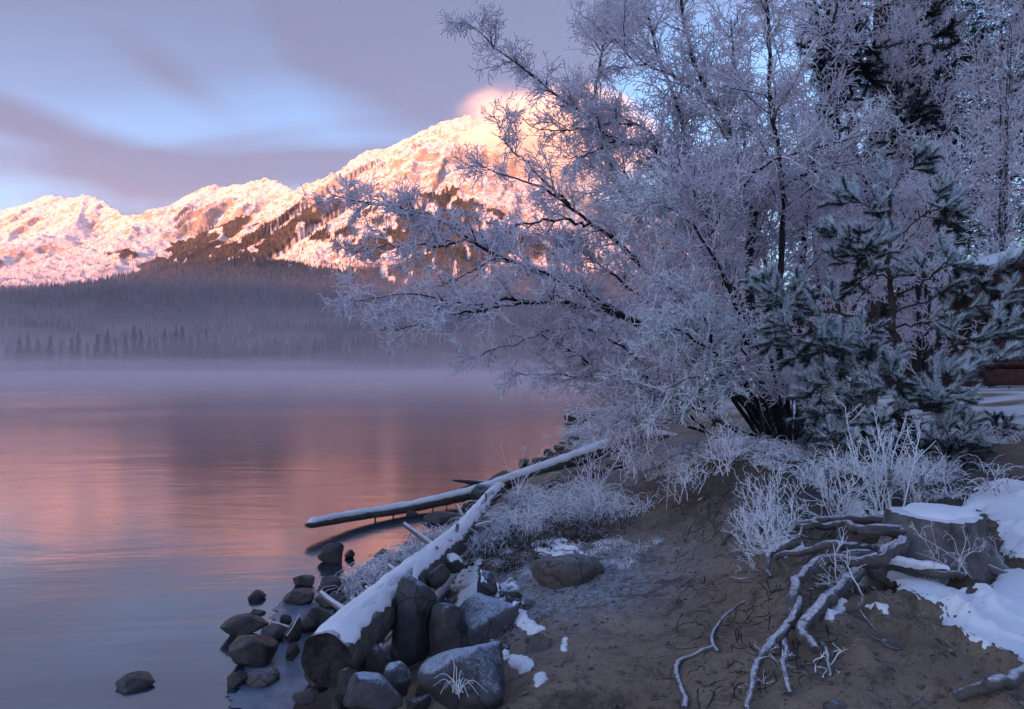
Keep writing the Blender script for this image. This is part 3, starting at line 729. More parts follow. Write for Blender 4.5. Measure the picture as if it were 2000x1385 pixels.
def shore_stones():
    g = np.random.default_rng(77); tpl = [mesh_data('stone', *(lambda a: (a[0], [a[1]]))(rock_shape(300 + i, (1, 1, 1), 3, 8, .7)), [M_ROCKW, M_ROCK, M_ROCKF][i % 3]) for i in range(6)]
    line = [(560,1330),(600,1270),(640,1215),(690,1130),(730,1110),(800,1070),(860,1035),(915,1000),(960,962),(1010,930),(1050,905),(1090,888),(1120,865),(1140,845)]
    line = curve_pts(line, 400); n = 0
    while n < 88:
        u, v = line[int(g.random() ** .8 * 399)] + g.normal(0, 1, 2) * (14, 7); d0 = drop(u, v)
        if d0[2] < -.12: continue
        s = g.uniform(.035, .10) * (1 + .05 * d0[1]); i = g.integers(6)
        o = link('stone', tpl[i], label='small dark stone among many along the waterline left of the logs', cat='stone', group='small stones along the waterline', loc=Vector((d0[0], d0[1], d0[2] + s * .12)))
        o.scale = (s * g.uniform(.8, 1.4), s * g.uniform(.8, 1.3), s * g.uniform(.45, .8)); o.rotation_euler.z = g.uniform(0, 6); n += 1
    # gaps between the big boulders of the bank
    n = 0
    while n < 46:
        u, v = g.uniform(650, 1060), g.uniform(1150, 1390); p = drop(u, v)
        if u > 1020 and v > 1300: continue
        s = g.uniform(.05, .15); i = g.integers(6)
        o = link('stone', tpl[i], label='small stone wedged between the big boulders of the bank', cat='stone', group='small stones between the boulders', loc=Vector((p[0], p[1], p[2] + s * .15)))
        o.scale = (s * g.uniform(.8, 1.4), s * g.uniform(.8, 1.3), s * g.uniform(.5, .9)); o.rotation_euler.z = g.uniform(0, 6); n += 1
shore_stones()
def build_pebbles():
    g = np.random.default_rng(8); V0, T0 = ICO[2] if False else ico(1); acc = Acc(); N = 4500
    pts = []
    x = g.uniform(-.4, 3.4, N); y = 2.6 + 5.5 * g.random(N) ** 1.5; z = ground_z(x, y); s = .003 + .012 * g.random(N) ** 5
    k = (z > .4); x, y, z, s = x[k], y[k], z[k], s[k]; n = len(x)
    sc3 = np.stack([s * g.uniform(.8, 1.5, n), s * g.uniform(.8, 1.5, n), s * g.uniform(.5, .9, n)], 1)
    V = V0[None] * sc3[:, None] * g.uniform(.8, 1.2, (n, len(V0), 1)) + np.stack([x, y, z + s * .2], 1)[:, None]
    acc.add(V, [(T0[None] + (np.arange(n) * len(V0))[:, None, None]).reshape(-1, 3)])
    acc.obj('pebbles', M_ROCKT, True, kind='stuff', label='loose grit and pebbles on the trodden path')
build_pebbles()
# thin shore ice
m = NT('thin_ice', .38, .5); px = m.pos(); n = m.noise(5, 5, .6, vec=px); n2 = m.noise(60, 3, .6, vec=px)
m.col(m.mix(m.ramp(n, .35, .65), (.10, .12, .17), (.20, .22, .28))); m.bump(n2, .3, .01); M_ICE = m.m
def build_ice():
    poly = np.array([G3(u, v, 0)[:2] for u, v in ((440,1385),(452,1330),(470,1300),(520,1268),(545,1225),(520,1195),(560,1160),(615,1150),(660,1180),(690,1240),(640,1300),(610,1400))])
    xs = np.arange(-3.2, -.6, .02); ys = np.arange(4.2, 7.4, .02); X, Y = np.meshgrid(xs, ys); x, y = X.ravel(), Y.ravel()
    ins = inside(poly, x, y, .10, 31) > 0
    idx = np.arange(X.size).reshape(X.shape); ok = ins.reshape(X.shape); ok = ok[:-1, :-1] & ok[1:, 1:] & ok[:-1, 1:] & ok[1:, :-1]
    q = np.stack([idx[:-1, :-1], idx[:-1, 1:], idx[1:, 1:], idx[1:, :-1]], -1)[ok]
    o = link('ice', mesh_data('ice', np.stack([x, y, np.full(len(x), .006)], 1), [q], M_ICE, True), kind='structure')
def inside(poly, x, y, noise_amt, seed):
    """signed distance to a polygon (positive inside), edge roughened by noise"""
    n = len(poly); dmin = np.full(x.shape, 1e9); c = np.zeros(x.shape, bool)
    for i in range(n):
        a, b = poly[i], poly[(i + 1) % n]; d = b - a
        t = np.clip(((x - a[0]) * d[0] + (y - a[1]) * d[1]) / (d @ d), 0, 1)
        dmin = np.minimum(dmin, np.hypot(x - a[0] - t * d[0], y - a[1] - t * d[1]))
        cond = ((a[1] > y) != (b[1] > y)) & (x < (b[0] - a[0]) * (y - a[1]) / (b[1] - a[1] + 1e-12) + a[0]); c ^= cond
    return np.where(c, dmin, -dmin) + noise_amt * fbm2(x / (noise_amt * 2.5), y / (noise_amt * 2.5), 5, seed, .6)
build_ice()

# ------------------------------------------------------------------ snow lying on the ground and boulders
m = NT('snow', .75, .25); px = m.pos(); n = m.noise(60, 4, .6, vec=px); n2 = m.noise(7, 4, .5, vec=px)
m.col(SNOW); m.bump(m.math('ADD', m.math('MULTIPLY', n, .3), n2), .35, .02)
m.b.inputs['Subsurface Weight'].default_value = 0.0
M_SNOW = m.m
def snow_patch(poly_uv, thick, noise_amt, seed, label, step=.012, breakup=0.0, smooth=False):
    pts = np.array([drop(u, v) for u, v in poly_uv]); poly = pts[:, :2]
    lo = poly.min(0) - noise_amt; hi = poly.max(0) + noise_amt
    xs = np.arange(lo[0], hi[0], step); ys = np.arange(lo[1], hi[1], step * 1.2)
    X, Y = np.meshgrid(xs, ys); x, y = X.ravel(), Y.ravel()
    s = inside(poly, x, y, noise_amt, seed)
    if breakup: s = np.minimum(s, (fbm2(x * 7, y * 7, 4, seed + 3, .6) + breakup) * .12)
    zr_ = ground_z(x, y); z = np.maximum(ground_base(x, y) + .05 * fbm2(x * .9, y * .9, 2, 40) - .01, zr_ - .012) if smooth else zr_
    boxes = [(V, T) for V, T in OCC if V[:, 0].max() > lo[0] and V[:, 0].min() < hi[0] and V[:, 1].max() > lo[1] and V[:, 1].min() < hi[1]]
    near = np.where(s > -.03)[0]
    for V, T in boxes:
        bvh = BVHTree.FromPolygons([tuple(v) for v in V], [tuple(t) for t in T]); zt = V[:, 2].max() + .2
        a, b = V.min(0), V.max(0)
        for i in near[(x[near] > a[0]) & (x[near] < b[0]) & (y[near] > a[1]) & (y[near] < b[1])]:
            h = bvh.ray_cast((x[i], y[i], zt), (0, 0, -1))
            if h[0] is not None and h[0].z > z[i]: z[i] = h[0].z if h[1].z > .35 else h[0].z - .06
    prof = np.clip(s / (thick * (4.5 if smooth else 1.6)), -1, 1); zz = z + np.where(s > 0, thick * np.sqrt(1 - (1 - np.clip(prof, 0, 1)) ** 2), -.5 * thick) * (1 + (.1 if smooth else .35) * fbm2(x * 6, y * 6, 3, seed)) - .004
    idx = np.arange(X.size).reshape(X.shape); keep = (s > -.02).reshape(X.shape); keep = keep[:-1, :-1] & keep[1:, 1:] & keep[:-1, 1:] & keep[1:, :-1]
    Z = zz.reshape(X.shape); mx = np.maximum.reduce([Z[:-1, :-1], Z[1:, 1:], Z[:-1, 1:], Z[1:, :-1]]); mn = np.minimum.reduce([Z[:-1, :-1], Z[1:, 1:], Z[:-1, 1:], Z[1:, :-1]])
    keep &= (mx - mn) < .07
    q = np.stack([idx[:-1, :-1], idx[:-1, 1:], idx[1:, 1:], idx[1:, :-1]], -1)[keep]
    if not len(q): return
    used = np.unique(q); mp = np.full(X.size, -1); mp[used] = np.arange(len(used))
    link('snow', mesh_data('snow', np.stack([x, y, zz], 1)[used], [mp[q]], M_SNOW, True), kind='stuff', label=label)
snow_patch([(1690,1120),(1740,1150),(1790,1170),(1830,1190),(1855,1225),(1880,1260),(1930,1280),(2030,1300),(2060,1120),(1960,1130),(1900,1148),(1830,1150),(1760,1135),(1720,1105)], .03, .035, 1, 'wide sheet of snow right of the stump roots', smooth=True)
snow_patch([(1870,985),(1920,1000),(1950,1060),(1975,1120),(2060,1130),(2060,960),(1960,940),(1900,960)], .04, .035, 2, 'deep snow behind and beside the stump', smooth=True)
snow_patch([(1610,1195),(1630,1175),(1655,1170),(1650,1190),(1628,1210),(1612,1222)], .025, .02, 3, 'small snow lump against the thick cut root')
snow_patch([(1675,1178),(1700,1182),(1740,1192),(1735,1198),(1700,1196)], .015, .012, 4, 'thin sliver of snow on the bare earth')
snow_patch([(1010,1190),(1030,1200),(1062,1232),(1040,1240),(1010,1225),(995,1205)], .03, .04, 5, 'snow patch running down beside the wedge boulder', .009)
snow_patch([(865,1150),(900,1110),(935,1120),(950,1170),(990,1165),(1010,1200),(985,1190),(960,1185),(930,1225),(890,1215),(868,1180)], .028, .05, 6, 'broken snow among the stones below the blue grey block', .009, .10)
snow_patch([(965,1150),(1000,1130),(1015,1150),(990,1165),(970,1168)], .02, .04, 7, 'crumbs of snow right of the blue grey block', .009, .05)
snow_patch([(985,1275),(1035,1285),(1045,1310),(1015,1318),(990,1300)], .03, .04, 8, 'snow clinging to the top of the broad frost speckled boulder', .009, .12)
snow_patch([(1040,1322),(1062,1312),(1070,1330),(1050,1345)], .03, .02, 9, 'small clots of snow at the foot of the upright tan stone', .009)
snow_patch([(1098,1250),(1110,1245),(1108,1275),(1096,1270)], .02, .015, 10, 'single clot of snow beside the path', .009)
snow_patch([(1040,1060),(1090,1050),(1130,1075),(1160,1095),(1130,1100),(1080,1090),(1050,1085)], .03, .06, 11, 'snow in the dry grass above the broad smooth boulder', .012, .12)
snow_patch([(870,1075),(905,1065),(945,1095),(930,1120),(900,1110),(880,1095)], .03, .05, 12, 'snow flecks beside the upper part of the snowy log', .010, .08)
snow_patch([(700,1275),(745,1255),(750,1270),(715,1290)], .03, .02, 13, 'scrap of snow in the gap beneath the snowy log', .012)
snow_patch([(1490,1075),(1560,1055),(1570,1070),(1510,1085)], .02, .03, 14, 'little snow pocket between the upper roots', .012)
snow_patch([(1640,1005),(1700,985),(1740,1000),(1690,1020)], .02, .04, 15, 'snow under the frosted shrubs behind the roots', .015, .1)

# ------------------------------------------------------------------ driftwood logs
def wood_material(name, c1, c2, frost, thr=.62, grain=False):
    m = NT(name, .85, .2); px = m.pos(); a = m.noise(9, 5, .6, vec=m.tc.outputs['Object']); b = m.noise(60, 4, .7, vec=px); t = m.noise(4, 3, vec=px)
    w = m.noise(26, 6, .7, 1.5, vec=px) if grain else m.wave(22, 6, vec=px)
    c = m.mix(m.ramp(a, .3, .7), c1, c2); c = m.mix(m.ramp(w, .4, .9, 0, .35), c, tuple(x * .45 for x in c1))
    f = m.math('ADD', m.math('MULTIPLY', m.nz(), .6), m.math('ADD', m.math('MULTIPLY', b, .5), m.math('MULTIPLY', t, .2)))
    c = m.mix(m.ramp(f, thr - frost * .3, thr + .40 - frost * .3), c, FROST)
    m.col(c); m.bump(m.math('ADD', m.math('MULTIPLY', w, .4), b), .7, .012); return m.m
M_LOG = wood_material('weathered_log', (.085, .068, .062), (.150, .125, .115), .2, .75)
M_ROOT = wood_material('frosted_root', (.085, .074, .076), (.160, .142, .142), .35, .80, True)
M_STUMP = wood_material('weathered_stump', (.10, .088, .088), (.21, .19, .19), .40, .72, True)
M_STICK = wood_material('pale_dead_stick', (.20, .16, .14), (.32, .27, .24), .5, .6)
m = NT('sawn_log_end', .8, .2); px = m.pos(); m.col(m.mix(m.ramp(m.noise(14, 5, .6, vec=px), .35, .65), (.018, .015, .018), (.06, .045, .042))); m.bump(m.noise(40, 4, vec=px), .6, .01); M_LOGEND = m.m
def wobbly_tube(P, Rr, S=20, amp=.06, freq=3.0, seed=0, grain=0.0):
    P = np.asarray(P, float); Rr = np.asarray(Rr, float)
    V, fs = tubes(P[None], Rr[None], S, False); K = len(P); V = V.reshape(K, S, 3)
    n = noise3(V[..., 0] * freq, V[..., 1] * freq, V[..., 2] * freq, seed) * .7 + noise3(V[..., 0] * freq * 3, V[..., 1] * freq * 3, V[..., 2] * freq * 3, seed + 1) * .4
    C = P[:, None, :]
    if grain:
        sl = np.concatenate([[0], np.cumsum(np.linalg.norm(np.diff(P, axis=0), axis=1))])[:, None] / (Rr.mean() * 12); an = (np.arange(S) * 2 * math.pi / S)[None]
        n = n + grain / amp * (noise3(np.cos(an + sl) * 3.2 + sl * 0, np.sin(an + sl) * 3.2 + sl * 0, sl + an * 0, seed + 7) + .5 * noise3(np.cos(an) * 7 + sl * 0, np.sin(an) * 7 + sl * 0, sl * 1.5 + an * 0, seed + 8))
    V = C + (V - C) * (1 + amp * n[..., None])
    return V.reshape(-1, 3), fs
def capped(P, Rr, acc, m_side, m_cap, ends=(True, True), **k):
    V, fs = wobbly_tube(P, Rr, **k); acc.add(V, fs, m_side); S = k.get('S', 20); K = len(P)
    for e, on in zip((0, K - 1), ends):
        if not on: continue
        ring = V.reshape(K, S, 3)[e]; c = ring.mean(0); idx = np.arange(S); f = np.stack([np.full(S, S), (idx + 1) % S, idx] if e == 0 else [np.full(S, S), idx, (idx + 1) % S], -1)
        rings = [ring, c + (ring - c) * .6, ]; 
        acc.add(np.vstack([ring, c]), [f], m_cap)
def snow_top(P, Rr, thick, seed, half=62, S=15, ragged=.5, bare=None):
    """a ridge of snow on the upper side of a lying log"""
    P = np.asarray(P, float); K = len(P); T = np.gradient(P, axis=0); T /= np.linalg.norm(T, axis=1)[:, None]
    up = np.array((0, 0, 1.0)); Sd = np.cross(T, up); Sd /= np.linalg.norm(Sd, axis=1)[:, None]; U = np.cross(Sd, T)
    th = np.linspace(-1, 1, S); s = np.concatenate([[0], np.cumsum(np.linalg.norm(np.diff(P, axis=0), axis=1))])
    ss = s[:, None]; hw = math.radians(half) * (1 + ragged * .35 * fbm2(ss * 4 + seed, np.sign(th)[None] * 5 + ss * 0, 4, seed, .65))
    a = th[None] * hw; prof = np.sqrt(np.clip(1 - np.abs(th) ** 2.4, 0, 1))[None]
    t = thick * (prof * (1 + .5 * fbm2(ss * 5, th[None] * 1.5 + ss * 0, 4, seed + 5)) - .12)
    if bare is not None: t = t - thick * 1.6 * sstep(.0, .22, fbm2(ss * 1.6, th[None] * 1.2 + ss * 0, 3, seed + 9) - bare)
    t = t * sstep(0, .12, ss) * sstep(0, .12, s[-1] - ss) - .012 * (1 - sstep(0, .12, ss))
    r = Rr[:, None] + t
    V = P[:, None] + (np.sin(a) * r)[..., None] * Sd[:, None] + (np.cos(a) * r)[..., None] * U[:, None]
    idx = np.arange(K * S).reshape(K, S); q = np.stack([idx[:-1, :-1], idx[1:, :-1], idx[1:, 1:], idx[:-1, 1:]], -1).reshape(-1, 4)
    return V.reshape(-1, 3), [q]
def stub(parent, pts, r0, r1, name='branch_stub', mat=None, n=8):
    P = curve_pts(pts, n); Rr = np.linspace(r0, r1, n); acc = Acc(); capped(P, Rr, acc, 0, 0, S=9, amp=.12, freq=12)
    return acc.part(name, [mat or M_STICK], parent)
def build_logs():
    A = P3(638, 1291, 3.9); B = P3(985, 957, 9.5)
    K = 150; t = np.linspace(0, 1, K)
    P = A + (B - A) * t[:, None]; P[:, 0] += .045 * np.sin(t * 5); P[:, 2] += .028 * np.sin(t * 8)
    Rr = .162 - .085 * t
    L = root_at('fallen_log', A, 'thick snow covered log slanting from the rocks up towards the willow', 'log')
    acc = Acc(); capped(P, Rr, acc, 0, 1, S=64, amp=.07, grain=.035, freq=2.5, seed=4); acc.part('trunk', [M_LOG, M_LOGEND], L)
    V, fs = snow_top(P, Rr, .026, 21, 52, 29, 1.3, bare=.30); part('snow_cover', V, fs, M_SNOW, L)
    ax = (B - A) / np.linalg.norm(B - A)
    def on(u, v, k):  # a point on the axis nearest in t
        return P[int(k * (K - 1))]
    for (k, side, up, ln, r, r2) in ((.10, -.9, .45, .22, .028, .016), (.185, -1, .2, .09, .02, .012), (.26, -.8, .35, .1, .02, .012), (.42, -.9, .55, .34, .03, .022), (.13, .95, .05, .13, .035, .03), (.165, .9, .25, .16, .03, .024), (.47, .3, 1, .12, .022, .014), (.62, -.6, 1, .16, .025, .015), (.6, .9, .3, .2, .03, .02), (.70, .9, .1, .16, .025, .012), (.33, .4, .9, .06, .016, .01), (.78, .2, 1, .10, .02, .01)):
        c = P[int(k * (K - 1))]; rr = Rr[int(k * (K - 1))]
        dv = np.array((side * math.cos(.17), side * -.17, up)); dv /= np.linalg.norm(dv)
        p0 = c + dv * rr * .8; stub(L, [p0, p0 + dv * (ln * .5 + rr * .2) + ax * .02, p0 + dv * (ln + rr * .2) + ax * .05 * (1 if side < 0 else -1)], r, r2)
    # darker log wedged beneath
    a = P3(700, 1345, 4.15); b = P3(905, 1110, 6.6); P2 = curve_pts([a, (a + b) / 2 + (0, 0, -.03), b], 50)
    L2 = root_at('sunken_log', a, 'dark bare log wedged underneath the thick snow covered one', 'log'); acc = Acc(); capped(P2, np.linspace(.085, .06, 50), acc, 0, 1, S=18, amp=.07, seed=9); acc.part('trunk', [M_LOG, M_LOGEND], L2)
    # leaning log over the water
    C = [P3(597, 1026, 8.77), P3(700, 1008, 9.6), P3(810, 990, 10.3), P3(930, 962, 11.1), P3(1010, 936, 11.9), P3(1100, 905, 12.7), P3(1170, 880, 13.4), P3(1212, 868, 13.8)]
    P = curve_pts(C, 130); Rr = np.interp(np.linspace(0, 1, 130), [0, .015, .3, .6, 1], [.02, .055, .075, .12, .155])
    L = root_at('leaning_log', P[0], 'long thin log reaching out over the pink water from the bank', 'log')
    acc = Acc(); capped(P, Rr, acc, 0, 0, S=22, amp=.10, freq=4, seed=5); acc.part('trunk', [M_LOG, M_LOGEND], L)
    V, fs = snow_top(P, Rr, .035, 33, 60, 17, .8); part('snow_cover', V, fs, M_SNOW, L)
    for u, v, ln in ((733, 1015, .16), (765, 1009, .15), (842, 991, .10), (905, 978, .12), (870, 984, .07)):
        k = int(np.argmin(np.abs((P[:, 0] / P[:, 1]) * F + 1000 - u))); p = P[k] - (0, 0, Rr[k] * .8)
        stub(L, [p, p + (.01, 0, -ln * .5), p + (-.015, 0, -ln)], .014, .005, 'hanging_twig', M_LOG)
    # root wad behind
    pts = [P3(1135, 908, 13.2), P3(1165, 893, 13.5), P3(1200, 872, 13.7), P3(1240, 858, 13.9), P3(1280, 858, 14.0), P3(1325, 866, 14.2), P3(1370, 880, 14.4)]
    P = curve_pts(pts, 60); Rr = np.interp(np.linspace(0, 1, 60), [0, .2, .5, .8, 1], [.04, .13, .20, .17, .10])
    L = root_at('driftwood_root', P[0], 'gnarled dark driftwood root arching up behind the leaning log', 'driftwood')
    acc = Acc(); capped(P, Rr, acc, 0, 0, S=40, amp=.16, grain=.16, freq=3, seed=15); acc.part('trunk', [M_ROOT], L)
    V, fs = snow_top(P, Rr, .03, 35, 50, 13, 1.2, bare=.05); part('snow_cover', V, fs, M_SNOW, L)
    for pp in ([(1290,860,13.9),(1296,880,13.8),(1292,905,13.6)], [(1240,862,13.8),(1225,880,13.6),(1235,900,13.4)], [(1200,878,13.5),(1180,893,13.2),(1160,902,13.0)], [(1255,850,14),(1245,838,14.1),(1262,828,14.2)], [(1320,868,14),(1345,880,13.8),(1360,898,13.6)]):
        stub(L, [P3(*q) for q in pp], .06, .03, 'root', M_ROOT)
    L = root_at('crooked_driftwood', P3(1182, 872, 16), 'pale crooked frosted driftwood standing up by the water beyond the leaning log', 'driftwood')
    for pp, r in (([(1148,806,15.6),(1158,818,15.8),(1176,826,16),(1180,840,16),(1174,852,16),(1180,868,16)], .06), ([(1212,832,16.5),(1209,812,16.5),(1216,798,16.5),(1232,794,16.5),(1240,802,16.5)], .075), ([(1176,828,16),(1200,822,16.3),(1212,830,16.5)], .05)):
        stub(L, [P3(*q) for q in pp], r * .7, r, 'branch', M_ROOT, 16)
    L = root_at('driftwood_plank', P3(890, 940, 12.9), 'short pointed grey driftwood piece behind the leaning log', 'driftwood')
    stub(L, [P3(884, 938, 12.6), P3(915, 941, 12.8), P3(952, 946, 13.0)], .018, .07, 'body', M_LOG, 12)
    for (pts, r, lab) in (([(640,1186,4.9),(650,1195,4.8),(668,1214,4.6)], .02, None),):
        pass
    L = root_at('stick', P3(535, 1220, 5.9), 'white stick frozen in the ice beside the egg shaped stone', 'stick')
    stub(L, [P3(532, 1217, 5.85), P3(550, 1221, 5.8), P3(566, 1226, 5.7)], .016, .012, 'body', M_STICK)
    L = root_at('stick', P3(560, 1250, 5.0), 'thin pale stick leaning across the slanted upright stone', 'stick')
    stub(L, [P3(560, 1242, 5.25), P3(572, 1225, 5.3), P3(585, 1200, 5.4)], .006, .005, 'body', M_STICK)
build_logs()

# ------------------------------------------------------------------ stump and roots
def hug(pts, r, lift=1.0, n=None):
    """points traced in the photograph, laid on the ground, optional per-point lift in metres as 3rd value"""
    out = []
    for q in pts:
        p = drop(q[0], q[1]); e = q[2] if len(q) > 2 else 0
        if e:
            d = p[1] * 1.0
            # raise towards the viewer along the same sight line
            k = e / max(CAM_Z - p[2], .1); p = p + (np.array((0, 0, CAM_Z)) - p) * k
        out.append(p + (0, 0, r * .35))
    P = np.array(out); K = n or 14 * len(P); C = curve_pts(P, K)
    s_ = np.concatenate([[0], np.cumsum(np.linalg.norm(np.diff(C, axis=0), axis=1))]); w_ = min(r * 1.1, .03)
    return C + np.stack([w_ * fbm2(s_ * 6 + pts[0][0], s_ * 0 + k * 7.3, 4, 55) for k in range(3)], 1) * sstep(0, .1, s_)[:, None]
def build_stump():
    c = np.array((*P3(1822, 1000, 4.30)[:2], .95)); c[2] = .93
    top = 1.285; Hh = top - c[2]
    L = root_at('tree_stump', c, 'weathered grey sawn stump with a snow cap and spreading roots', 'stump')
    S, K = 140, 26; th = np.arange(S) * 2 * math.pi / S; acc = Acc(); rings = []
    for k in range(K):
        f = k / (K - 1); z = c[2] - .05 + (Hh + .05) * f
        lob = .10 * np.cos(3 * th + .6) + .08 * np.cos(5 * th + 2.0) + .05 * np.cos(8 * th)
        fl = (1 - f) ** 2.2
        dl = np.abs((th - 3.35 + math.pi) % (2 * math.pi) - math.pi); dr = np.abs((th - 5.9 + math.pi) % (2 * math.pi) - math.pi); df = np.abs((th - 4.25 + math.pi) % (2 * math.pi) - math.pi)
        r = .262 * (1 + .06 * (1 - f)) + fl * (.07 + .45 * np.maximum(lob, -.06)) + (1 - f) ** 1.3 * (.28 * np.exp(-(dl / .30) ** 2) + .07 * np.exp(-(df / .25) ** 2)) + fl * .2 * np.exp(-(dr / .3) ** 2) + .010 * noise3(np.cos(th) * 9, np.sin(th) * 9, f * 1.2 + th * 0, 13) * 3.2 + .010 * noise3(np.cos(th) * 6, np.sin(th) * 6, f * 2 + th * 0, 3)
        rings.append(np.stack([c[0] + r * np.cos(th), c[1] + r * .92 * np.sin(th), z + 0 * th + (.012 * np.cos(2 * th) if k == K - 1 else 0)], 1))
    V = np.concatenate(rings); idx = np.arange(K * S).reshape(K, S); q = np.stack([idx[:-1], np.roll(idx[:-1], -1, 1), np.roll(idx[1:], -1, 1), idx[1:]], -1).reshape(-1, 4)
    acc.add(V, [q]); ring = rings[-1]; cc = ring.mean(0); i = np.arange(S)
    acc.add(np.vstack([ring, cc + (ring - cc) * .5, cc]), [np.stack([i, (i + 1) % S, S + (i + 1) % S, S + i], -1), np.stack([S + i, S + (i + 1) % S, np.full(S, 2 * S)], -1)])
    acc.part('trunk', [M_STUMP], L)
    OCC.append((V, np.concatenate([q[:, :3], q[:, [0, 2, 3]]])))
    # snow cap, a low dome pushed to the back
    S2, K2 = 72, 12; th = np.arange(S2) * 2 * math.pi / S2; V = []
    for k in range(K2):
        f = k / (K2 - 1); rr = (.215 + .02 * np.cos(3 * th + 1) + .012 * np.cos(7 * th)) * math.cos(f * math.pi / 2) ** .55 if k else (.22 + .02 * np.cos(3 * th + 1) + .012 * np.cos(7 * th))
        V.append(np.stack([c[0] + .052 + rr * np.cos(th), c[1] + .03 + rr * .9 * np.sin(th), top - .01 + .046 * math.sin(f * math.pi / 2) + 0 * th], 1))
    V = np.concatenate(V); idx = np.arange(K2 * S2).reshape(K2, S2); q = np.stack([idx[:-1], np.roll(idx[:-1], -1, 1), np.roll(idx[1:], -1, 1), idx[1:]], -1).reshape(-1, 4)
    part('snow_cap', V, [q], M_SNOW, L)
    roots = [([(1750,1085,.06),(1700,1078,.08),(1640,1075,.08),(1570,1084,.06),(1512,1093,.03)], .040, .030),
             ([(1760,1045,.1),(1700,1040,.1),(1640,1030,.08),(1590,1032,.05),(1540,1042,.02)], .045, .030),
             ([(1765,1065,.12),(1730,1098,.09),(1690,1106,.09),(1625,1102,.10),(1575,1120,.08),(1548,1160,.04),(1546,1200,.02),(1556,1232,.01)], .048, .036),
             ([(1625,1102,.10),(1680,1100,.08),(1740,1112,.05),(1800,1124,.03),(1870,1133,.01),(1920,1138,-.02)], .040, .030),
             ([(1678,1120,.08),(1645,1150,.07),(1605,1188,.06),(1572,1222,.05),(1575,1255,.04),(1590,1283,.04)], .046, .040),
             ([(1560,1178,.03),(1548,1212,.04),(1520,1250,.04),(1490,1278,.03),(1474,1315,.02),(1466,1362,.02),(1462,1395,.0)], .030, .022),
             ([(1550,1214,.02),(1530,1250,.03),(1536,1285,.03),(1527,1318,.02),(1545,1362,.01)], .026, .020),
             ([(1560,1062,.04),(1522,1078,.04),(1500,1090,.03),(1503,1130,.0)], .034, .024),
             ([(1690,1105,.05),(1705,1125,.04),(1730,1150,.0)], .034, .02),
             ([(1900,1100,.04),(1935,1120,.03),(1990,1142,.0)], .05, .03)]
    for pts, r0, r1 in roots:
        r0 *= .85; r1 *= .55
        P = hug(pts, r0); n = len(P); acc = Acc(); capped(P, np.linspace(r0, r1, n), acc, 0, 0, S=34, amp=.10, grain=.16, freq=6, seed=int(pts[0][0])); acc.part('root', [M_ROOT], L)
    P = hug([(1700,1096,.09),(1740,1108,.07),(1800,1120,.05),(1850,1128,.03)], .03); V, fs = snow_top(P + (0, .01, 0), np.full(len(P), .036), .022, 61, 60, 11, 1.3, bare=.1); part('snow_cover', V, fs, M_SNOW, L)
    def lone(pts, r0, r1, label, cat='root', name='exposed_root', S=10, mat=None, par=None):
        P = hug(pts, r0); acc = Acc(); capped(P, np.linspace(r0, r1, len(P)), acc, 0, 0, S=S, amp=.18, grain=.1, freq=16, seed=int(pts[0][0]))
        return acc.obj(name, [mat or M_ROOT], True, origin=P[0], label=label, cat=cat)
    lone([(1455,1178),(1425,1196),(1400,1228),(1390,1258,.01),(1402,1278)], .008, .012, 'thin white root zigzagging down the bare earth of the path')
    lone([(1392,1268),(1360,1282),(1326,1296),(1322,1322),(1336,1362),(1338,1392)], .014, .016, 'thin white root at the bottom of the path, left of the stump roots')
    lone([(1868,1368,.01),(1915,1350,.02),(1950,1340,.02),(2010,1315,.01)], .022, .026, 'thick grey root at the bottom right corner')
    lone([(1408,1068),(1425,1048,.01),(1455,1035,.02),(1500,1020,.02)], .012, .02, 'dark root poking from the bank above the path')
    lone([(1556,1030,.03),(1620,1020,.04),(1700,1018,.04),(1740,1022,.02)], .03, .035, 'dark fallen branch lying behind the stump roots', 'branch', 'fallen_branch')
    lone([(1680,1200),(1695,1218),(1712,1240)], .007, .005, 'short white twig lying on the bare earth below the snow sliver', 'twig', 'twig')
    lone([(1612,1270),(1618,1300,.02),(1622,1325)], .012, .008, 'broken frosted root tuft hanging below the thick cut root', 'root')
    lone([(1440,1345),(1452,1352),(1462,1350)], .005, .004, 'tiny white twig between the hanging roots and the path', 'twig', 'twig')
    # hair roots on the eroded bank
    g = np.random.default_rng(4); acc = Acc()
    for i in range(170):
        u, v = g.uniform(1330, 1640), g.uniform(930, 1350)
        if v < 1000 and u > 1480: continue
        k = g.integers(3, 6); a = g.uniform(-.5, 1.2) + math.pi * .5; pts = [(u, v)]
        for _ in range(k): a += g.normal(0, .5); pts.append((pts[-1][0] + 16 * math.cos(a) * g.uniform(.5, 1.3), pts[-1][1] + 11 * math.sin(a)))
        P = hug(pts, .003, n=10); acc.add(*tubes(P[None], np.linspace(.0028, .0012, 10)[None], 4))
    acc.obj('rootlets', [M_DARKBARK], True, kind='stuff', label='hair thin rootlets matted on the eroded bank')
build_stump()
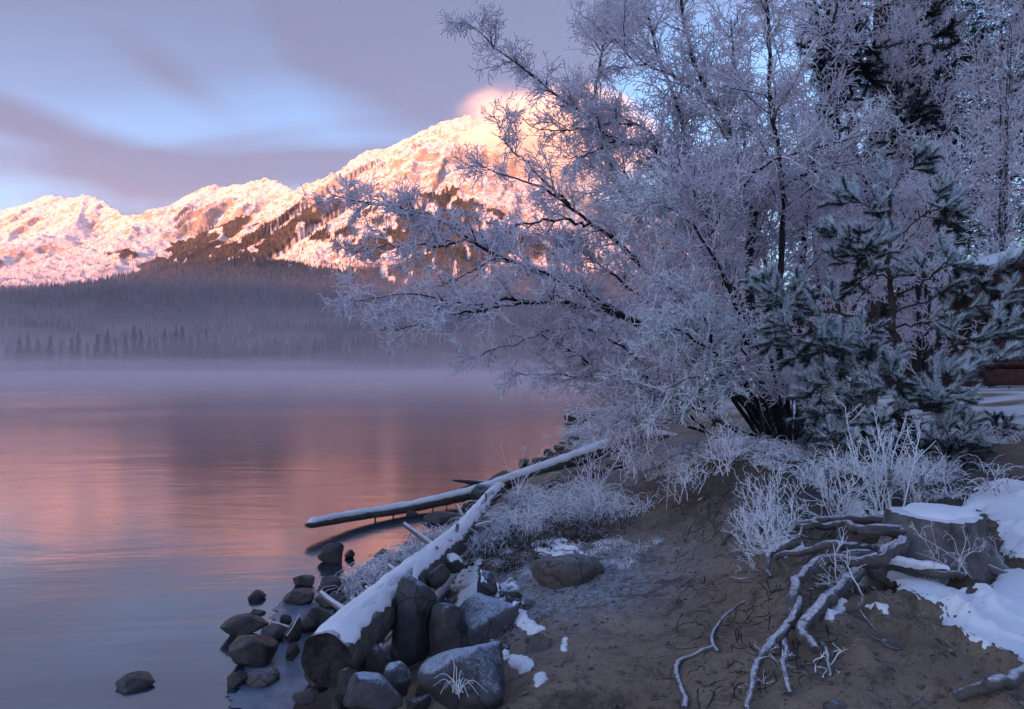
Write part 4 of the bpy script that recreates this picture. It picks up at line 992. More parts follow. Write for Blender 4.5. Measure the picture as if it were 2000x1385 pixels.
# ------------------------------------------------------------------ growing things
def grow(P, R, n, length, ang, K, seed, t0=.1, t1=1.0, wig=.25, up=.0, taper=.6, r0=None, r1=None, lj=.35, plane=0.0):
    """n children on each of the parent lines P (N,K0,3); returns child lines and radii"""
    g = np.random.default_rng(seed); P = np.asarray(P); N, K0, _ = P.shape
    n = np.full(N, n) if np.isscalar(n) else np.asarray(n, int)
    pi = np.repeat(np.arange(N), n); M = len(pi)
    t = g.uniform(t0, t1, M); f = t * (K0 - 1); i = np.minimum(f.astype(int), K0 - 2); w = (f - i)[:, None]
    a = P[pi, i]; b = P[pi, i + 1]; p0 = a + (b - a) * w; T = b - a; T /= np.linalg.norm(T, axis=1)[:, None] + 1e-9
    q = g.normal(size=(M, 3)); q[:, 1] *= (1 - plane); q -= (q * T).sum(1)[:, None] * T; q /= np.linalg.norm(q, axis=1)[:, None] + 1e-9
    an = ang * g.uniform(.65, 1.35, M)[:, None]
    D = T * np.cos(an) + q * np.sin(an)
    L = (length if not callable(length) else length(t, pi)) * (1 - taper * t) * g.uniform(1 - lj, 1 + lj, M)
    step = (L / (K - 1))[:, None]; out = [p0]; d = D
    for k in range(K - 1):
        d = d + g.normal(size=(M, 3)) * wig + np.array((0, 0, up)); d /= np.linalg.norm(d, axis=1)[:, None]
        out.append(out[-1] + d * step)
    C = np.stack(out, 1)
    rp = R[pi, i] if R is not None else np.full(M, .01)
    ra = np.minimum(r0 * g.uniform(.8, 1.2, M), rp * .9) if r0 else rp * .6
    rr = np.linspace(0, 1, K)[None]; C_R = ra[:, None] * (1 - rr) + (r1 if r1 else .002) * rr
    return C, C_R
def twig_material(name, dark, amount, bright=FROST):
    m = NT(name, .85, .2); px = m.pos(); a = m.noise(38, 3, .6, vec=px); b = m.noise(1.6, 2, .5, vec=px)
    f = m.math('ADD', m.math('MULTIPLY', m.nz(), .42), m.math('ADD', a, m.math('MULTIPLY', b, .25)))
    m.col(m.mix(m.ramp(f, 1.02 - amount, 1.32 - amount), dark, bright)); return m.m
M_BARKF = twig_material('willow_bark', (.035, .028, .032), .30)
M_TWIG1 = twig_material('frosted_branch', (.045, .036, .044), .58)
M_TWIG2 = twig_material('frosted_twig', (.09, .08, .11), 1.0)
M_TWIG3 = twig_material('thick_hoarfrost', (.13, .105, .12), .86, (.90, .87, .92))
M_GRASSF = twig_material('frosted_grass', (.15, .10, .075), .74, (.80, .74, .80))
M_GRASSD = twig_material('dry_grass', (.060, .042, .030), .30, (.40, .38, .42))

def line3(pts, K, jit=0.0, seed=0):
    C = curve_pts([P3(*p) for p in pts], K)
    if jit:
        g = np.random.default_rng(seed); n = g.normal(size=(K, 3)) * jit; n[0] = 0; C = C + np.cumsum(n, 0) * .35 + n
    return C
WILLOW = [  # traced stems: points (u, v, distance), base radius, tip radius
    ([(1500,862,9.6),(1424,830,9.3),(1333,768,9.1),(1277,737,8.9),(1186,724,8.7),(1117,685,8.5),(1056,651,8.4)], .045, .010),
    ([(1515,850,9.7),(1430,765,9.4),(1340,695,9.1),(1260,646,8.8),(1208,616,8.7),(1173,594,8.6),(1121,564,8.5),(1043,530,8.4),(975,500,8.3),(915,466,8.2),(860,428,8.2),(800,408,8.1),(720,398,8.1),(652,380,8.1)], .075, .006),
    ([(1208,618,8.7),(1173,602,8.6),(1121,594,8.4),(1078,588,8.3),(1000,586,8.1),(930,592,8.0),(860,585,7.9),(780,572,7.9),(700,588,7.8)], .045, .005),
    ([(1078,588,8.3),(1000,590,8.0),(930,603,7.9),(860,622,7.8),(800,635,7.8),(740,648,7.7)], .026, .005),
    ([(915,466,8.2),(860,478,8.1),(790,480,8.0),(730,482,8.0),(688,492,8.0)], .018, .005),
    ([(975,500,8.3),(930,520,8.2),(880,540,8.1),(830,555,8.0)], .016, .005),
    ([(1430,765,9.4),(1340,610,9.5),(1250,520,9.4),(1186,460,9.2),(1113,404,9.1),(1061,365,9.0),(1000,345,8.9),(932,322,8.9)], .050, .006),
    ([(1113,404,9.1),(1060,350,9.0),(1010,300,8.9),(968,262,8.9)], .018, .005),
    ([(1150,436,9.1),(1100,428,9.0),(1040,430,8.9),(990,448,8.8),(945,478,8.8)], .024, .005),
    ([(1515,850,9.9),(1488,760,10.0),(1450,620,10.0),(1400,480,9.8),(1345,360,9.6),(1288,293,9.4),(1250,277,9.3),(1204,274,9.2),(1173,254,9.1),(1145,226,9.0),(1096,191,8.9),(1040,150,8.8),(970,90,8.7),(905,36,8.7)], .075, .006),
    ([(1288,293,9.4),(1270,262,9.3),(1240,242,9.3),(1195,238,9.2),(1120,255,9.1),(1050,250,9.0),(1000,215,9.0)], .024, .005),
    ([(1204,274,9.2),(1150,300,9.1),(1100,310,9.0)], .016, .005),
    ([(1540,862,9.6),(1502,750,9.5),(1470,640,9.4),(1465,560,9.3),(1465,508,9.3),(1472,425,9.2),(1450,391,9.2),(1446,356,9.2),(1437,300,9.1),(1420,240,9.1),(1398,205,9.0),(1370,150,9.0),(1345,70,8.9),(1330,-20,8.9)], .085, .020),
    ([(1472,425,9.2),(1500,380,9.1),(1560,345,9.0),(1620,325,8.9),(1700,300,8.8)], .034, .006),
    ([(1465,508,9.3),(1500,470,9.4),(1560,450,9.5),(1640,425,9.6),(1740,380,9.6)], .03, .006),
    ([(1447,365,9.2),(1400,355,9.1),(1350,362,9.0),(1300,366,8.9),(1230,372,8.9)], .022, .005),
    ([(1398,205,9.0),(1360,180,9.0),(1310,150,9.0),(1240,120,9.0),(1180,60,9.0)], .026, .006),
    ([(1530,858,10.1),(1455,640,10.2),(1410,520,10.2),(1380,410,10.1),(1350,340,10.1),(1330,240,10),(1290,120,10),(1255,10,9.9)], .065, .015),
    ([(1510,855,10.2),(1400,640,10.5),(1300,500,10.6),(1230,400,10.5),(1190,300,10.5),(1165,200,10.4),(1175,90,10.4),(1190,20,10.3)], .055, .012),
    ([(1560,860,9.9),(1562,650,10.0),(1572,450,10.0),(1600,250,10.0),(1630,40,10.0),(1640,-60,10)], .06, .014),
    ([(1590,862,10.4),(1640,650,10.7),(1690,450,10.8),(1720,250,10.9),(1760,60,11)], .055, .012),
    ([(1545,860,9.4),(1520,620,9.0),(1530,400,8.8),(1510,200,8.6),(1500,0,8.5),(1495,-60,8.4)], .055, .012),
    ([(1560,862,9.8),(1605,700,9.6),(1700,560,9.4),(1800,440,9.3),(1880,330,9.2)], .045, .008),
    ([(1450,864,9.6),(1360,838,9.6),(1280,806,9.6),(1215,792,9.6),(1168,770,9.6)], .030, .006),
    ([(1470,862,9.4),(1360,795,9.0),(1240,750,8.8),(1130,735,8.7),(1015,728,8.6)], .028, .005),
    ([(1490,858,9.9),(1390,720,9.8),(1300,620,9.6),(1200,540,9.4),(1120,480,9.3),(1035,440,9.2)], .040, .006),
    ([(1268,716,8.9),(1208,668,8.7),(1143,640,8.6),(1080,640,8.5),(985,672,8.4),(930,690,8.4)], .022, .005),
    ([(1500,858,9.3),(1440,780,8.7),(1380,700,8.3),(1340,620,8.1),(1300,560,8.0)], .035, .006),
    ([(1540,860,9.3),(1500,700,8.7),(1420,560,8.4),(1380,440,8.2),(1350,360,8.1)], .035, .006),
    ([(1470,640,9.4),(1430,560,9.6),(1350,470,9.8),(1270,400,9.9),(1200,330,10),(1130,300,10)], .03, .006),
    ([(1535,855,10.3),(1510,640,10.6),(1475,420,10.8),(1440,200,10.9),(1420,40,11)], .05, .012),
    ([(1480,862,9.1),(1400,850,8.7),(1330,800,8.5),(1270,765,8.4),(1230,800,8.3),(1205,830,8.3)], .022, .005),
]
def pts_min(s): return min(p[0] for p in s[0])
def tree_from_stems(stems, name, label, cat, n1=7.5, L1=1.05, n2=15, L2=.36, n3=4, L3=.12, seed=1, K0=26, group=None, thick=1.0, mats=None, m3=None, plane=.0, split_branch=True, up=.02, into=None):
    base = P3(*stems[0][0][0]); base[2] = gz(base[0], base[1]) - .1
    root = into or root_at(name, base, label, cat, group); mats = mats or (M_BARKF, M_TWIG1, M_TWIG2)
    Ps = []; Rs = []; cnt = 0
    for i, (pts, r0, r1) in enumerate(stems):
        K = K0; P = line3(pts, K, .012, seed * 50 + i)
        if i == 0 or pts[0][1] > 820:
            P[0, 2] = min(P[0, 2], gz(P[0, 0], P[0, 1]) - .05)
        R_ = np.linspace(r0 ** .7, r1 ** .7, K) ** (1 / .7) * thick; Ps.append(P); Rs.append(R_)
        nm = 'trunk' if r0 >= .05 else 'branch'
        part(nm, *tubes(P[None], R_[None], 8), mats[0], root)
    P0 = np.array(Ps); R0 = np.array(Rs); ln = np.linalg.norm(np.diff(P0, axis=1), axis=2).sum(1)
    t0 = np.array([.28 if s[0][0][1] > 800 else .06 for s in stems])
    C1l = []; R1l = []
    for i in range(len(stems)):
        a, b = grow(P0[i:i + 1], R0[i:i + 1], int(ln[i] * n1 * (.85 if pts_min(stems[i]) < 1110 else 1)), L1 * (.50 if pts_min(stems[i]) < 1110 else 1), .72, 9, seed * 100 + i, t0[i], 1.0, .16, up, .45, .013 * thick, .0045, .45, plane); C1l.append(a); R1l.append(b)
    # stem tips go on as fine branches as well
    C1 = np.concatenate(C1l); R1 = np.concatenate(R1l)
    l1 = np.linalg.norm(np.diff(C1, axis=1), axis=2).sum(1); l1 = np.clip(l1 / l1.mean(), .35, 1.4)
    C2, R2 = grow(C1, R1, np.maximum(3, (n2 * l1 ** .6).astype(int)), lambda t, pi: L2 * l1[pi] ** .55, .75, 4, seed + 1, .08, 1.0, .26, 0.0, .40, .0070 * thick, .0048 * thick, .5)
    C3, R3 = grow(C2, R2, n3, L3, .85, 3, seed + 2, .15, 1.0, .55, -.04, .15, .0066 * thick, .0054 * thick, .6)
    part('small_branches', *tubes(C1, R1, 4), mats[1], root, kind='stuff')
    part('twigs', *tubes(C2, R2, 3), mats[2], root, kind='stuff')
    part('frost_twigs', *tubes(C3, R3, 3), m3 or mats[2], root, kind='stuff')
    print(name, 'L1', len(C1), 'L2', len(C2), 'L3', len(C3), 'tris', len(C1) * 64 + len(C2) * 24 + len(C3) * 18)
    return root
WILLOW_ROOT = tree_from_stems(WILLOW, 'willow_tree', 'large hoarfrosted willow leaning out over the lake from the bank', 'tree', seed=3)

NEAR = [([(1500,800,8.4),(1440,740,8.0),(1390,690,7.7),(1340,650,7.5),(1300,640,7.4),(1255,660,7.3)], .028, .006), ([(1440,740,8.0),(1400,730,7.7),(1350,735,7.5),(1300,760,7.3),(1270,800,7.2)], .02, .005),
    ([(1390,690,7.7),(1385,640,7.6),(1360,600,7.5),(1350,560,7.5)], .02, .005), ([(1500,800,8.4),(1480,740,8.1),(1450,690,7.9),(1440,650,7.8),(1400,620,7.8)], .024, .005), ([(1460,760,8.2),(1450,740,7.9),(1430,735,7.7),(1380,760,7.5),(1340,800,7.4)], .018, .005),
    ([(1420,560,8.4),(1380,480,8.0),(1330,420,7.8),(1280,400,7.7),(1230,420,7.6)], .02, .005), ([(1440,380,9),(1480,330,8.4),(1540,300,8.2),(1620,280,8.0),(1700,260,8.0),(1790,240,8.0)], .022, .005)]
tree_from_stems(NEAR, 'willow_tree', '', '', n1=9, L1=.62, n2=9, L2=.20, n3=4, L3=.085, seed=44, K0=14, into=WILLOW_ROOT, mats=(M_BARKF, M_TWIG2, M_TWIG3), m3=M_TWIG3)

# frosted birches and shrubs behind it
def upright(u, v, d, top, n, spread, seed, r=.03, lean=0):
    g = np.random.default_rng(seed); out = []
    for i in range(n):
        a = g.uniform(-1, 1); du = a * spread; H = (v - top)
        out.append(([(u + du * .12, v, d), (u + du * .3 + lean * .3, v - H * .33, d + g.uniform(-.3, .3)), (u + du * .6 + lean * .6, v - H * .66, d + g.uniform(-.6, .6)), (u + du + lean, v - H * g.uniform(.85, 1.05), d + g.uniform(-.8, .8))], r * g.uniform(.7, 1.2), .006))
    return out
tree_from_stems(upright(1800, 800, 12.5, -60, 6, 110, 5, .05), 'birch_tree', 'pale frosted birch with many thin upright stems right of the willow', 'tree', 3.4, .9, 9, .38, 3, .14, 7, 18, thick=1.2)
tree_from_stems(upright(1950, 760, 26, -60, 5, 60, 6, .06), 'birch_tree', 'frosted birch at the right edge behind the cabin roof', 'tree', 3, 1.6, 9, .7, 3, .25, 9, 18, thick=1.3)
tree_from_stems(upright(1640, 830, 15.0, -40, 7, 150, 8, .045), 'birch_tree', 'frosted birch standing close behind the willow', 'tree', 3.2, 1.0, 10, .45, 3, .16, 12, 18, thick=1.3)
tree_from_stems(upright(1380, 790, 14.0, 380, 8, 150, 9, .03, -40), 'frosted_shrub', 'dense frosted shrub behind the foot of the willow', 'shrub', 6, 1.0, 10, .40, 3, .15, 14, 16, thick=1.3)
tree_from_stems(upright(1265, 800, 19.0, 620, 8, 90, 10, .03, -20), 'frosted_shrub', 'low frosted shrub over the water beyond the driftwood root', 'shrub', 6, .9, 10, .45, 3, .18, 15, 16, thick=1.6)
tree_from_stems(upright(1215, 770, 36.0, 640, 8, 60, 11, .04, -15), 'frosted_shrub', 'farthest frosted shrub on the shoreline right of the rocky point', 'shrub', 5, 1.6, 10, .8, 3, .3, 16, 14, thick=2.6)
tree_from_stems(upright(1540, 850, 9.0, 640, 9, 110, 21, .02), 'frosted_shrub', 'tangle of thin upright stems round the foot of the willow', 'shrub', 5, .5, 7, .22, 3, .1, 17, 14, thick=.9)
# ------------------------------------------------------------------ grass, stems and shrubs on the bank
def ribbons(P, W):
    """flat blades: P (N,K,3), W (N,K) half widths, lying across the view-independent horizontal normal of each blade"""
    T = np.gradient(P, axis=1); T /= np.linalg.norm(T, axis=2, keepdims=True) + 1e-9
    g = np.random.default_rng(1).normal(size=(len(P), 1, 3)); A = np.cross(T, g); A /= np.linalg.norm(A, axis=2, keepdims=True) + 1e-9
    V = np.stack([P - A * W[..., None], P + A * W[..., None]], 2); N, K = P.shape[:2]
    b = (np.arange(N) * K * 2)[:, None]; k = (np.arange(K - 1) * 2)[None]
    q = np.stack([b + k, b + k + 1, b + k + 3, b + k + 2], -1).reshape(-1, 4)
    return V.reshape(-1, 3), [q]
def blades(x, y, L, seed, arch=1.0, K=6, lean=None, z0=None, spread=.7):
    g = np.random.default_rng(seed); N = len(x); z = ground_z(x, y) if z0 is None else z0
    a = g.uniform(0, 2 * math.pi, N); h = np.stack([np.cos(a), np.sin(a), np.zeros(N)], 1) * g.uniform(.1, spread, N)[:, None]
    if lean is not None: h = h + np.array(lean)[None] * .5
    d = h + np.array((0, 0, 1.0)); d /= np.linalg.norm(d, axis=1)[:, None]; P = [np.stack([x, y, z - .01], 1)]
    for k in range(K - 1):
        d = d + h * .25 * arch * (k + 1) / K * 1.6 + np.array((0, 0, -.16 * arch * (k + 1))) + g.normal(size=(N, 3)) * .06
        d /= np.linalg.norm(d, axis=1)[:, None]; P.append(P[-1] + d * (L / (K - 1))[:, None])
    return np.stack(P, 1)
def tuft_area(spots, n, L, seed, name, label, mat, arch=1.0, w=.0022, tuftr=.06, lean=None, lift=None, spread=.7):
    """spots: (u, v, radius m); many small tufts of blades round each spot"""
    g = np.random.default_rng(seed); X = []; Y = []; LL = []; Z = []
    for u, v, r in spots:
        c = drop(u, v); nt = max(1, int(n * (r / .2) ** 1.6 / 45)) if r > .09 else 1
        for t in range(nt):
            tx, ty = c[0] + g.normal() * r * .5, c[1] + g.normal() * r * .6; k = int(g.uniform(.6, 1.4) * 45)
            s = g.uniform(.55, 1.2); X += list(tx + g.normal(size=k) * tuftr * .5 * s); Y += list(ty + g.normal(size=k) * tuftr * .5 * s); LL += list(L * s * g.uniform(.5, 1.15, k))
    X = np.array(X); Y = np.array(Y); LL = np.array(LL); P = blades(X, Y, LL, seed, arch, 6, lean, None, spread)
    W = np.linspace(1, .35, 6)[None] * w * np.ones((len(X), 1)) * (1 + .035 * P[:, :1, 1])
    V, fs = ribbons(P, W * 1.25)
    o = link(name, mesh_data(name, V, fs, mat, True), kind='stuff', label=label); print(name, len(X)); return o
# arching frosted sedge between the log and the water
tuft_area([(690,1165,.14),(715,1140,.16),(745,1115,.16),(770,1098,.15),(800,1082,.16),(825,1065,.16),(850,1048,.14),(700,1185,.08)], 260, .40, 1, 'sedge', 'pale frosted sedge arching between the snowy log and the water', M_GRASSF, 1.5, .0032, .10)
# tussocks on the bank right of the log
tuft_area([(940,1040,.22),(985,1030,.28),(1040,1030,.30),(1090,1010,.3),(1140,1010,.3),(1000,990,.3),(1060,985,.3),(1120,975,.3),(1170,990,.2),(930,1075,.2),(905,1060,.15)], 280, .50, 2, 'grass', 'frosted grass tussocks along the log and the track', M_GRASSF, 1.25, .0026, .12)
tuft_area([(1000,1062,.3),(1060,1058,.3),(1120,1050,.28),(950,1090,.25),(1010,1100,.2),(1170,1045,.2),(900,1095,.15),(1060,1030,.3),(1150,1030,.2)], 200, .26, 3, 'dry_grass', 'dark dry grass under the frosted tussocks', M_GRASSD, 1.0, .0022, .09)
tuft_area([(1200,1060,.22),(1240,1075,.2),(1190,1100,.15),(1230,1100,.15),(1270,1060,.15),(1150,1090,.1)], 130, .16, 4, 'grass', 'short frosted grass at the foot of the eroded bank', M_GRASSF, 1.0, .0018, .07)
tuft_area([(1290,900,.4),(1330,890,.5),(1370,885,.5),(1420,880,.6),(1470,880,.5),(1330,925,.25),(1300,930,.2),(1520,890,.5)], 150, .25, 5, 'grass', 'frosted grass on the lip of the bank before the willow', M_GRASSF, .9, .0030, .12)
tuft_area([(868,1168,.10),(900,1150,.08),(985,1095,.1),(1060,1100,.12),(1010,1080,.1),(1040,1120,.06)], 90, .17, 6, 'grass', 'small frosted tufts between the boulders', M_GRASSF, 1.0, .0020, .05)
tuft_area([(884,1235,.05),(1000,1225,.09),(985,1240,.07)], 90, .16, 7, 'dry_grass', 'dead brown grass hanging over the wedge boulder', M_GRASSD, 1.8, .0018, .05, lean=(.2, -.8, -.2))
tuft_area([(1560,900,.5),(1620,920,.5),(1700,940,.5),(1800,960,.4),(1880,930,.5),(1930,860,.7),(1860,880,.6)], 90, .26, 8, 'grass', 'sparse frosted grass under the young pine', M_GRASSF, .8, .0026, .10)
tuft_area([(1790,1100,.10),(1830,1105,.10),(1870,1105,.10),(1900,1112,.08),(1840,1085,.08)], 90, .17, 9, 'grass', 'frosted grass stalks in front of the stump', M_GRASSF, .7, .0018, .08, spread=1.2)
tuft_area([(1150,850,.8),(1190,830,.8),(1180,870,.5),(1220,850,.6),(1140,880,.3)], 160, .55, 10, 'grass', 'frosted reeds on the shore beyond the driftwood', M_GRASSF, .9, .0040, .2)
def near_tuft():
    # the single tuft in front of the broad boulder
    c = P3(893, 1352, 3.05); root = root_at('grass_tuft', c, 'single star shaped tuft of white frosted grass at the very bottom', 'grass tuft')
    g = np.random.default_rng(3); V = []; 
    ends = [(881,1278,3.05),(890,1300,3.1),(848,1325,2.95),(846,1340,2.9),(870,1345,2.85),(925,1335,3.05),(952,1352,2.95),(912,1330,3.2),(905,1318,3.1),(860,1355,2.8),(935,1358,2.85),(897,1365,2.75),(915,1362,2.8),(878,1335,3.1),(900,1340,2.9)]
    for i, e in enumerate(ends):
        t = P3(*e); mid = (c + t) / 2 + (0, 0, .035 + .02 * g.random()); P = curve_pts([c + g.normal(size=3) * .008, mid, t], 9)
        part('blade', *tubes(P[None], np.linspace(.0020, .0009, 9)[None], 4), M_TWIG3, root)
near_tuft()

# tall bare frosted stems
def stems_bush(name, label, cat, base_uv, tips, r, seed, group=None, mat=None, n2=5, L2=.12, d0=None, sub=True):
    g = np.random.default_rng(seed); b = drop(*base_uv); r = r * .72; n2 = max(1, int(n2 * 1.15))
    root = root_at(name, b, label, cat, group); Ps = []
    for (u, v, *dd) in tips:
        d = b[1] + (dd[0] if dd else g.uniform(-.15, .15)); t = P3(u, v, d)
        s = b + g.normal(size=3) * (.05, .05, 0) * 1.0; s[2] = gz(s[0], s[1]) - .02
        m_ = s + (t - s) * .45 + g.normal(size=3) * .03 - np.array([(t - s)[0] * .15, 0, 0]); P = curve_pts([s, m_, t], 12) + np.cumsum(g.normal(size=(12, 3)), 0) * .004; Ps.append(P)
    Ps = np.array(Ps); R_ = np.linspace(r * 1.1, r * .5, 12)[None] * g.uniform(.8, 1.2, (len(Ps), 1))
    for P, q in zip(Ps, R_): part('stem', *tubes(P[None], q[None], 6), mat or M_TWIG2, root)
    if sub:
        C, CR = grow(Ps, R_, n2, L2, .65, 6, seed, .35, 1.0, .22, .06, .2, r * .62, r * .38, .4)
        D, DR = grow(C, CR, 3, L2 * .4, .7, 4, seed + 1, .2, 1.0, .3, .03, .2, r * .5, r * .36, .4)
        a = Acc(); a.add(*tubes(C, CR, 5)); a.add(*tubes(D, DR, 4)); a.part('twigs', [mat or M_TWIG2], root, kind='stuff')
    return root
stems_bush('frosted_bush', 'slender bare frosted stems rising in front of the pink water', 'shrub', (1010, 990), [(968,872),(980,870),(1003,888),(1028,868),(1045,872),(1068,866),(1080,876),(992,895),(1018,905),(1036,898),(946,930),(1056,900),(1085,895)], .0052, 1, n2=2, L2=.10)
stems_bush('frosted_bush', 'branching frosted bush beside the sandy track, right of the slender stems', 'shrub', (1148, 1000), [(1122,890),(1138,860),(1145,872),(1160,880),(1172,895),(1185,915),(1195,910),(1130,920),(1152,905),(1190,930),(1110,915)], .0052, 2, n2=6, L2=.16)
stems_bush('frosted_bush', 'thin frosted stalks on the crumbling lip above the path', 'shrub', (1328, 985), [(1310,905),(1322,890),(1335,885),(1345,900),(1300,930),(1355,915),(1290,950)], .0045, 3, n2=3, L2=.12)
stems_bush('frosted_bush', 'fan of frosted stems at the willow foot above the eroded bank', 'shrub', (1420, 925), [(1385,860),(1395,845),(1410,840),(1425,838),(1440,845),(1455,855),(1375,880),(1470,865),(1403,870)], .0055, 4, n2=4, L2=.18)
# coral like shrubs around the roots
stems_bush('frosted_shrub', 'white twiggy shrub spilling over the bank left of the stump roots', 'shrub', (1510, 1075), [(1450,1000),(1455,1040),(1462,1080),(1470,1110),(1480,960),(1500,940),(1520,930),(1445,1060),(1490,1000),(1540,960),(1530,1000),(1455,1110),(1560,1010),(1500,1130,-.3),(1470,1140,-.3),(1490,1050,-.3)], .0050, 5, mat=M_TWIG3, n2=11, L2=.16)
stems_bush('frosted_shrub', 'lower white shrub between the upper roots and the path', 'shrub', (1480, 1050), [(1440,990),(1450,960),(1465,930),(1440,1030),(1475,975),(1495,985),(1450,1075),(1500,960)], .0045, 6, mat=M_TWIG2, n2=9, L2=.14)
stems_bush('frosted_shrub', 'bright frosted shrub of short thick twigs left behind the stump', 'shrub', (1640, 1015), [(1580,890),(1552,925),(1600,905),(1625,910),(1650,930),(1680,925),(1700,950),(1570,960),(1660,960),(1610,940),(1560,990),(1690,975),(1720,960),(1630,870,.2)], .0062, 7, mat=M_TWIG3, n2=8, L2=.14)
stems_bush('frosted_shrub', 'tallest bright frosted shrub with forked thick stems behind the stump', 'shrub', (1725, 1000), [(1655,795),(1705,797),(1690,850),(1765,805),(1790,850),(1810,880),(1830,855),(1658,885),(1680,890),(1740,860),(1760,870),(1800,920),(1716,840),(1640,900)], .0070, 8, mat=M_TWIG3, n2=8, L2=.17)
stems_bush('frosted_shrub', 'small frosted bush right behind the stump with dead seed heads', 'shrub', (1790, 985), [(1712,912),(1745,905),(1765,910),(1805,925),(1780,900),(1830,905),(1760,935)], .0055, 9, mat=M_TWIG2, n2=7, L2=.12)
stems_bush('frosted_shrub', 'frosted twigs sprouting among the thick roots in front of the stump', 'shrub', (1650, 1150), [(1600,1100,-.15),(1620,1080,-.1),(1640,1060,-.1),(1660,1085,-.1),(1685,1090,-.1),(1590,1140,-.15),(1615,1130,-.2),(1690,1120,-.1)], .0042, 10, mat=M_TWIG3, n2=6, L2=.10)
stems_bush('frosted_bush', 'single thick frosted stalk standing before the arching root', 'shrub', (1652, 1180), [(1635,1058,-.1),(1640,1100,-.1)], .0055, 11, mat=M_TWIG3, n2=1, L2=.05)
stems_bush('frosted_shrub', 'small frosted twigs at the bottom between the two hanging roots', 'shrub', (1512, 1300), [(1500,1280),(1520,1270),(1535,1295),(1495,1310),(1525,1315),(1540,1280)], .0032, 12, mat=M_TWIG2, n2=4, L2=.06)
stems_bush('frosted_bush', 'frosted twigs crossing in front of the stump face', 'shrub', (1850, 1125), [(1775,1040,-.1),(1800,1055,-.1),(1870,1060,-.1),(1905,1075,-.1),(1930,1065,-.1),(1790,1085,-.15),(1890,1045,-.1),(1820,1040,-.1)], .0028, 13, mat=M_TWIG2, n2=3, L2=.10)
stems_bush('frosted_bush', 'crossed frosted stalks at the right side of the stump', 'shrub', (1930, 1110), [(1905,1060,-.1),(1945,1050,-.1),(1915,1075,-.1),(1890,1050,-.1)], .0032, 14, mat=M_TWIG2, n2=2, L2=.10)
stems_bush('frosted_bush', 'tuft of pale stalks drooping below the cut root', 'shrub', (1618, 1300), [(1605,1275,-.05),(1615,1268,-.05),(1622,1330,-.1),(1608,1335,-.1),(1632,1325,-.1)], .004, 15, mat=M_TWIG3, n2=2, L2=.05)
stems_bush('frosted_bush', 'thin white stalks drooping over the open snow by the pine', 'shrub', (1832, 930), [(1822,870),(1835,865),(1845,880),(1880,905),(1870,920)], .0040, 16, n2=1, L2=.1)
def seed_heads():
    root = root_at('dead_flower', drop(1770, 985), 'cluster of brown dead seed heads furred with frost behind the stump', 'plant')
    g = np.random.default_rng(9)
    for u, v0, v1 in ((1712,925,962),(1737,915,960),(1757,920,965),(1772,930,975),(1800,928,970),(1614,917,935)):
        d = 5.15 + g.uniform(-.2, .2); a = P3(u, v0, d); b = P3(u + 3, v1, d); base = P3(u + 6, 1000, d)
        part('stem', *tubes(curve_pts([base, b, a], 8)[None], np.full((1, 8), .003), 4), M_GRASSD, root)
        acc = Acc(); N = 110; t = g.random(N); c = a + (b - a) * t[:, None]; dv = g.normal(size=(N, 3)); dv /= np.linalg.norm(dv, axis=1)[:, None]
        P = np.stack([c, c + dv * .022 * (1 - .5 * np.abs(t - .5))[:, None]], 1); acc.add(*tubes(P, np.tile([[.003, .004]], (N, 1)), 3)); acc.part('seed_head', [M_SEED], root)
M_SEED = twig_material('frosted_seed_head', (.10, .06, .05), .62, (.45, .42, .48))
seed_heads()
def red_plant():
    b = drop(1325, 990); root = root_at('red_leaf_plant', b, 'little plant with dark red leaves hanging on the eroded bank', 'plant'); g = np.random.default_rng(6)
    M = NT('dark_red_leaf', .8, .2).col((.12, .022, .03)); V = []; Fc = []
    for i in range(46):
        c = P3(1325 + g.normal() * 12, 1005 + g.normal() * 17, b[1] - .12 + g.normal() * .05); a = g.normal(size=3); a /= np.linalg.norm(a); e = np.cross(a, g.normal(size=3)); e /= np.linalg.norm(e); s = g.uniform(.012, .022)
        q = np.array([c - a * s, c + e * s * .5 + (0, 0, .003), c + a * s, c - e * s * .5]); part('leaf', q, [np.array([[0, 1, 2, 3]])], M, root, False)
    C = blades(np.full(9, b[0]), np.full(9, b[1]), np.full(9, .15), 3, 1.5); part('stems', *tubes(C, np.full(C.shape[:2], .002), 3), M_GRASSD, root)
red_plant()
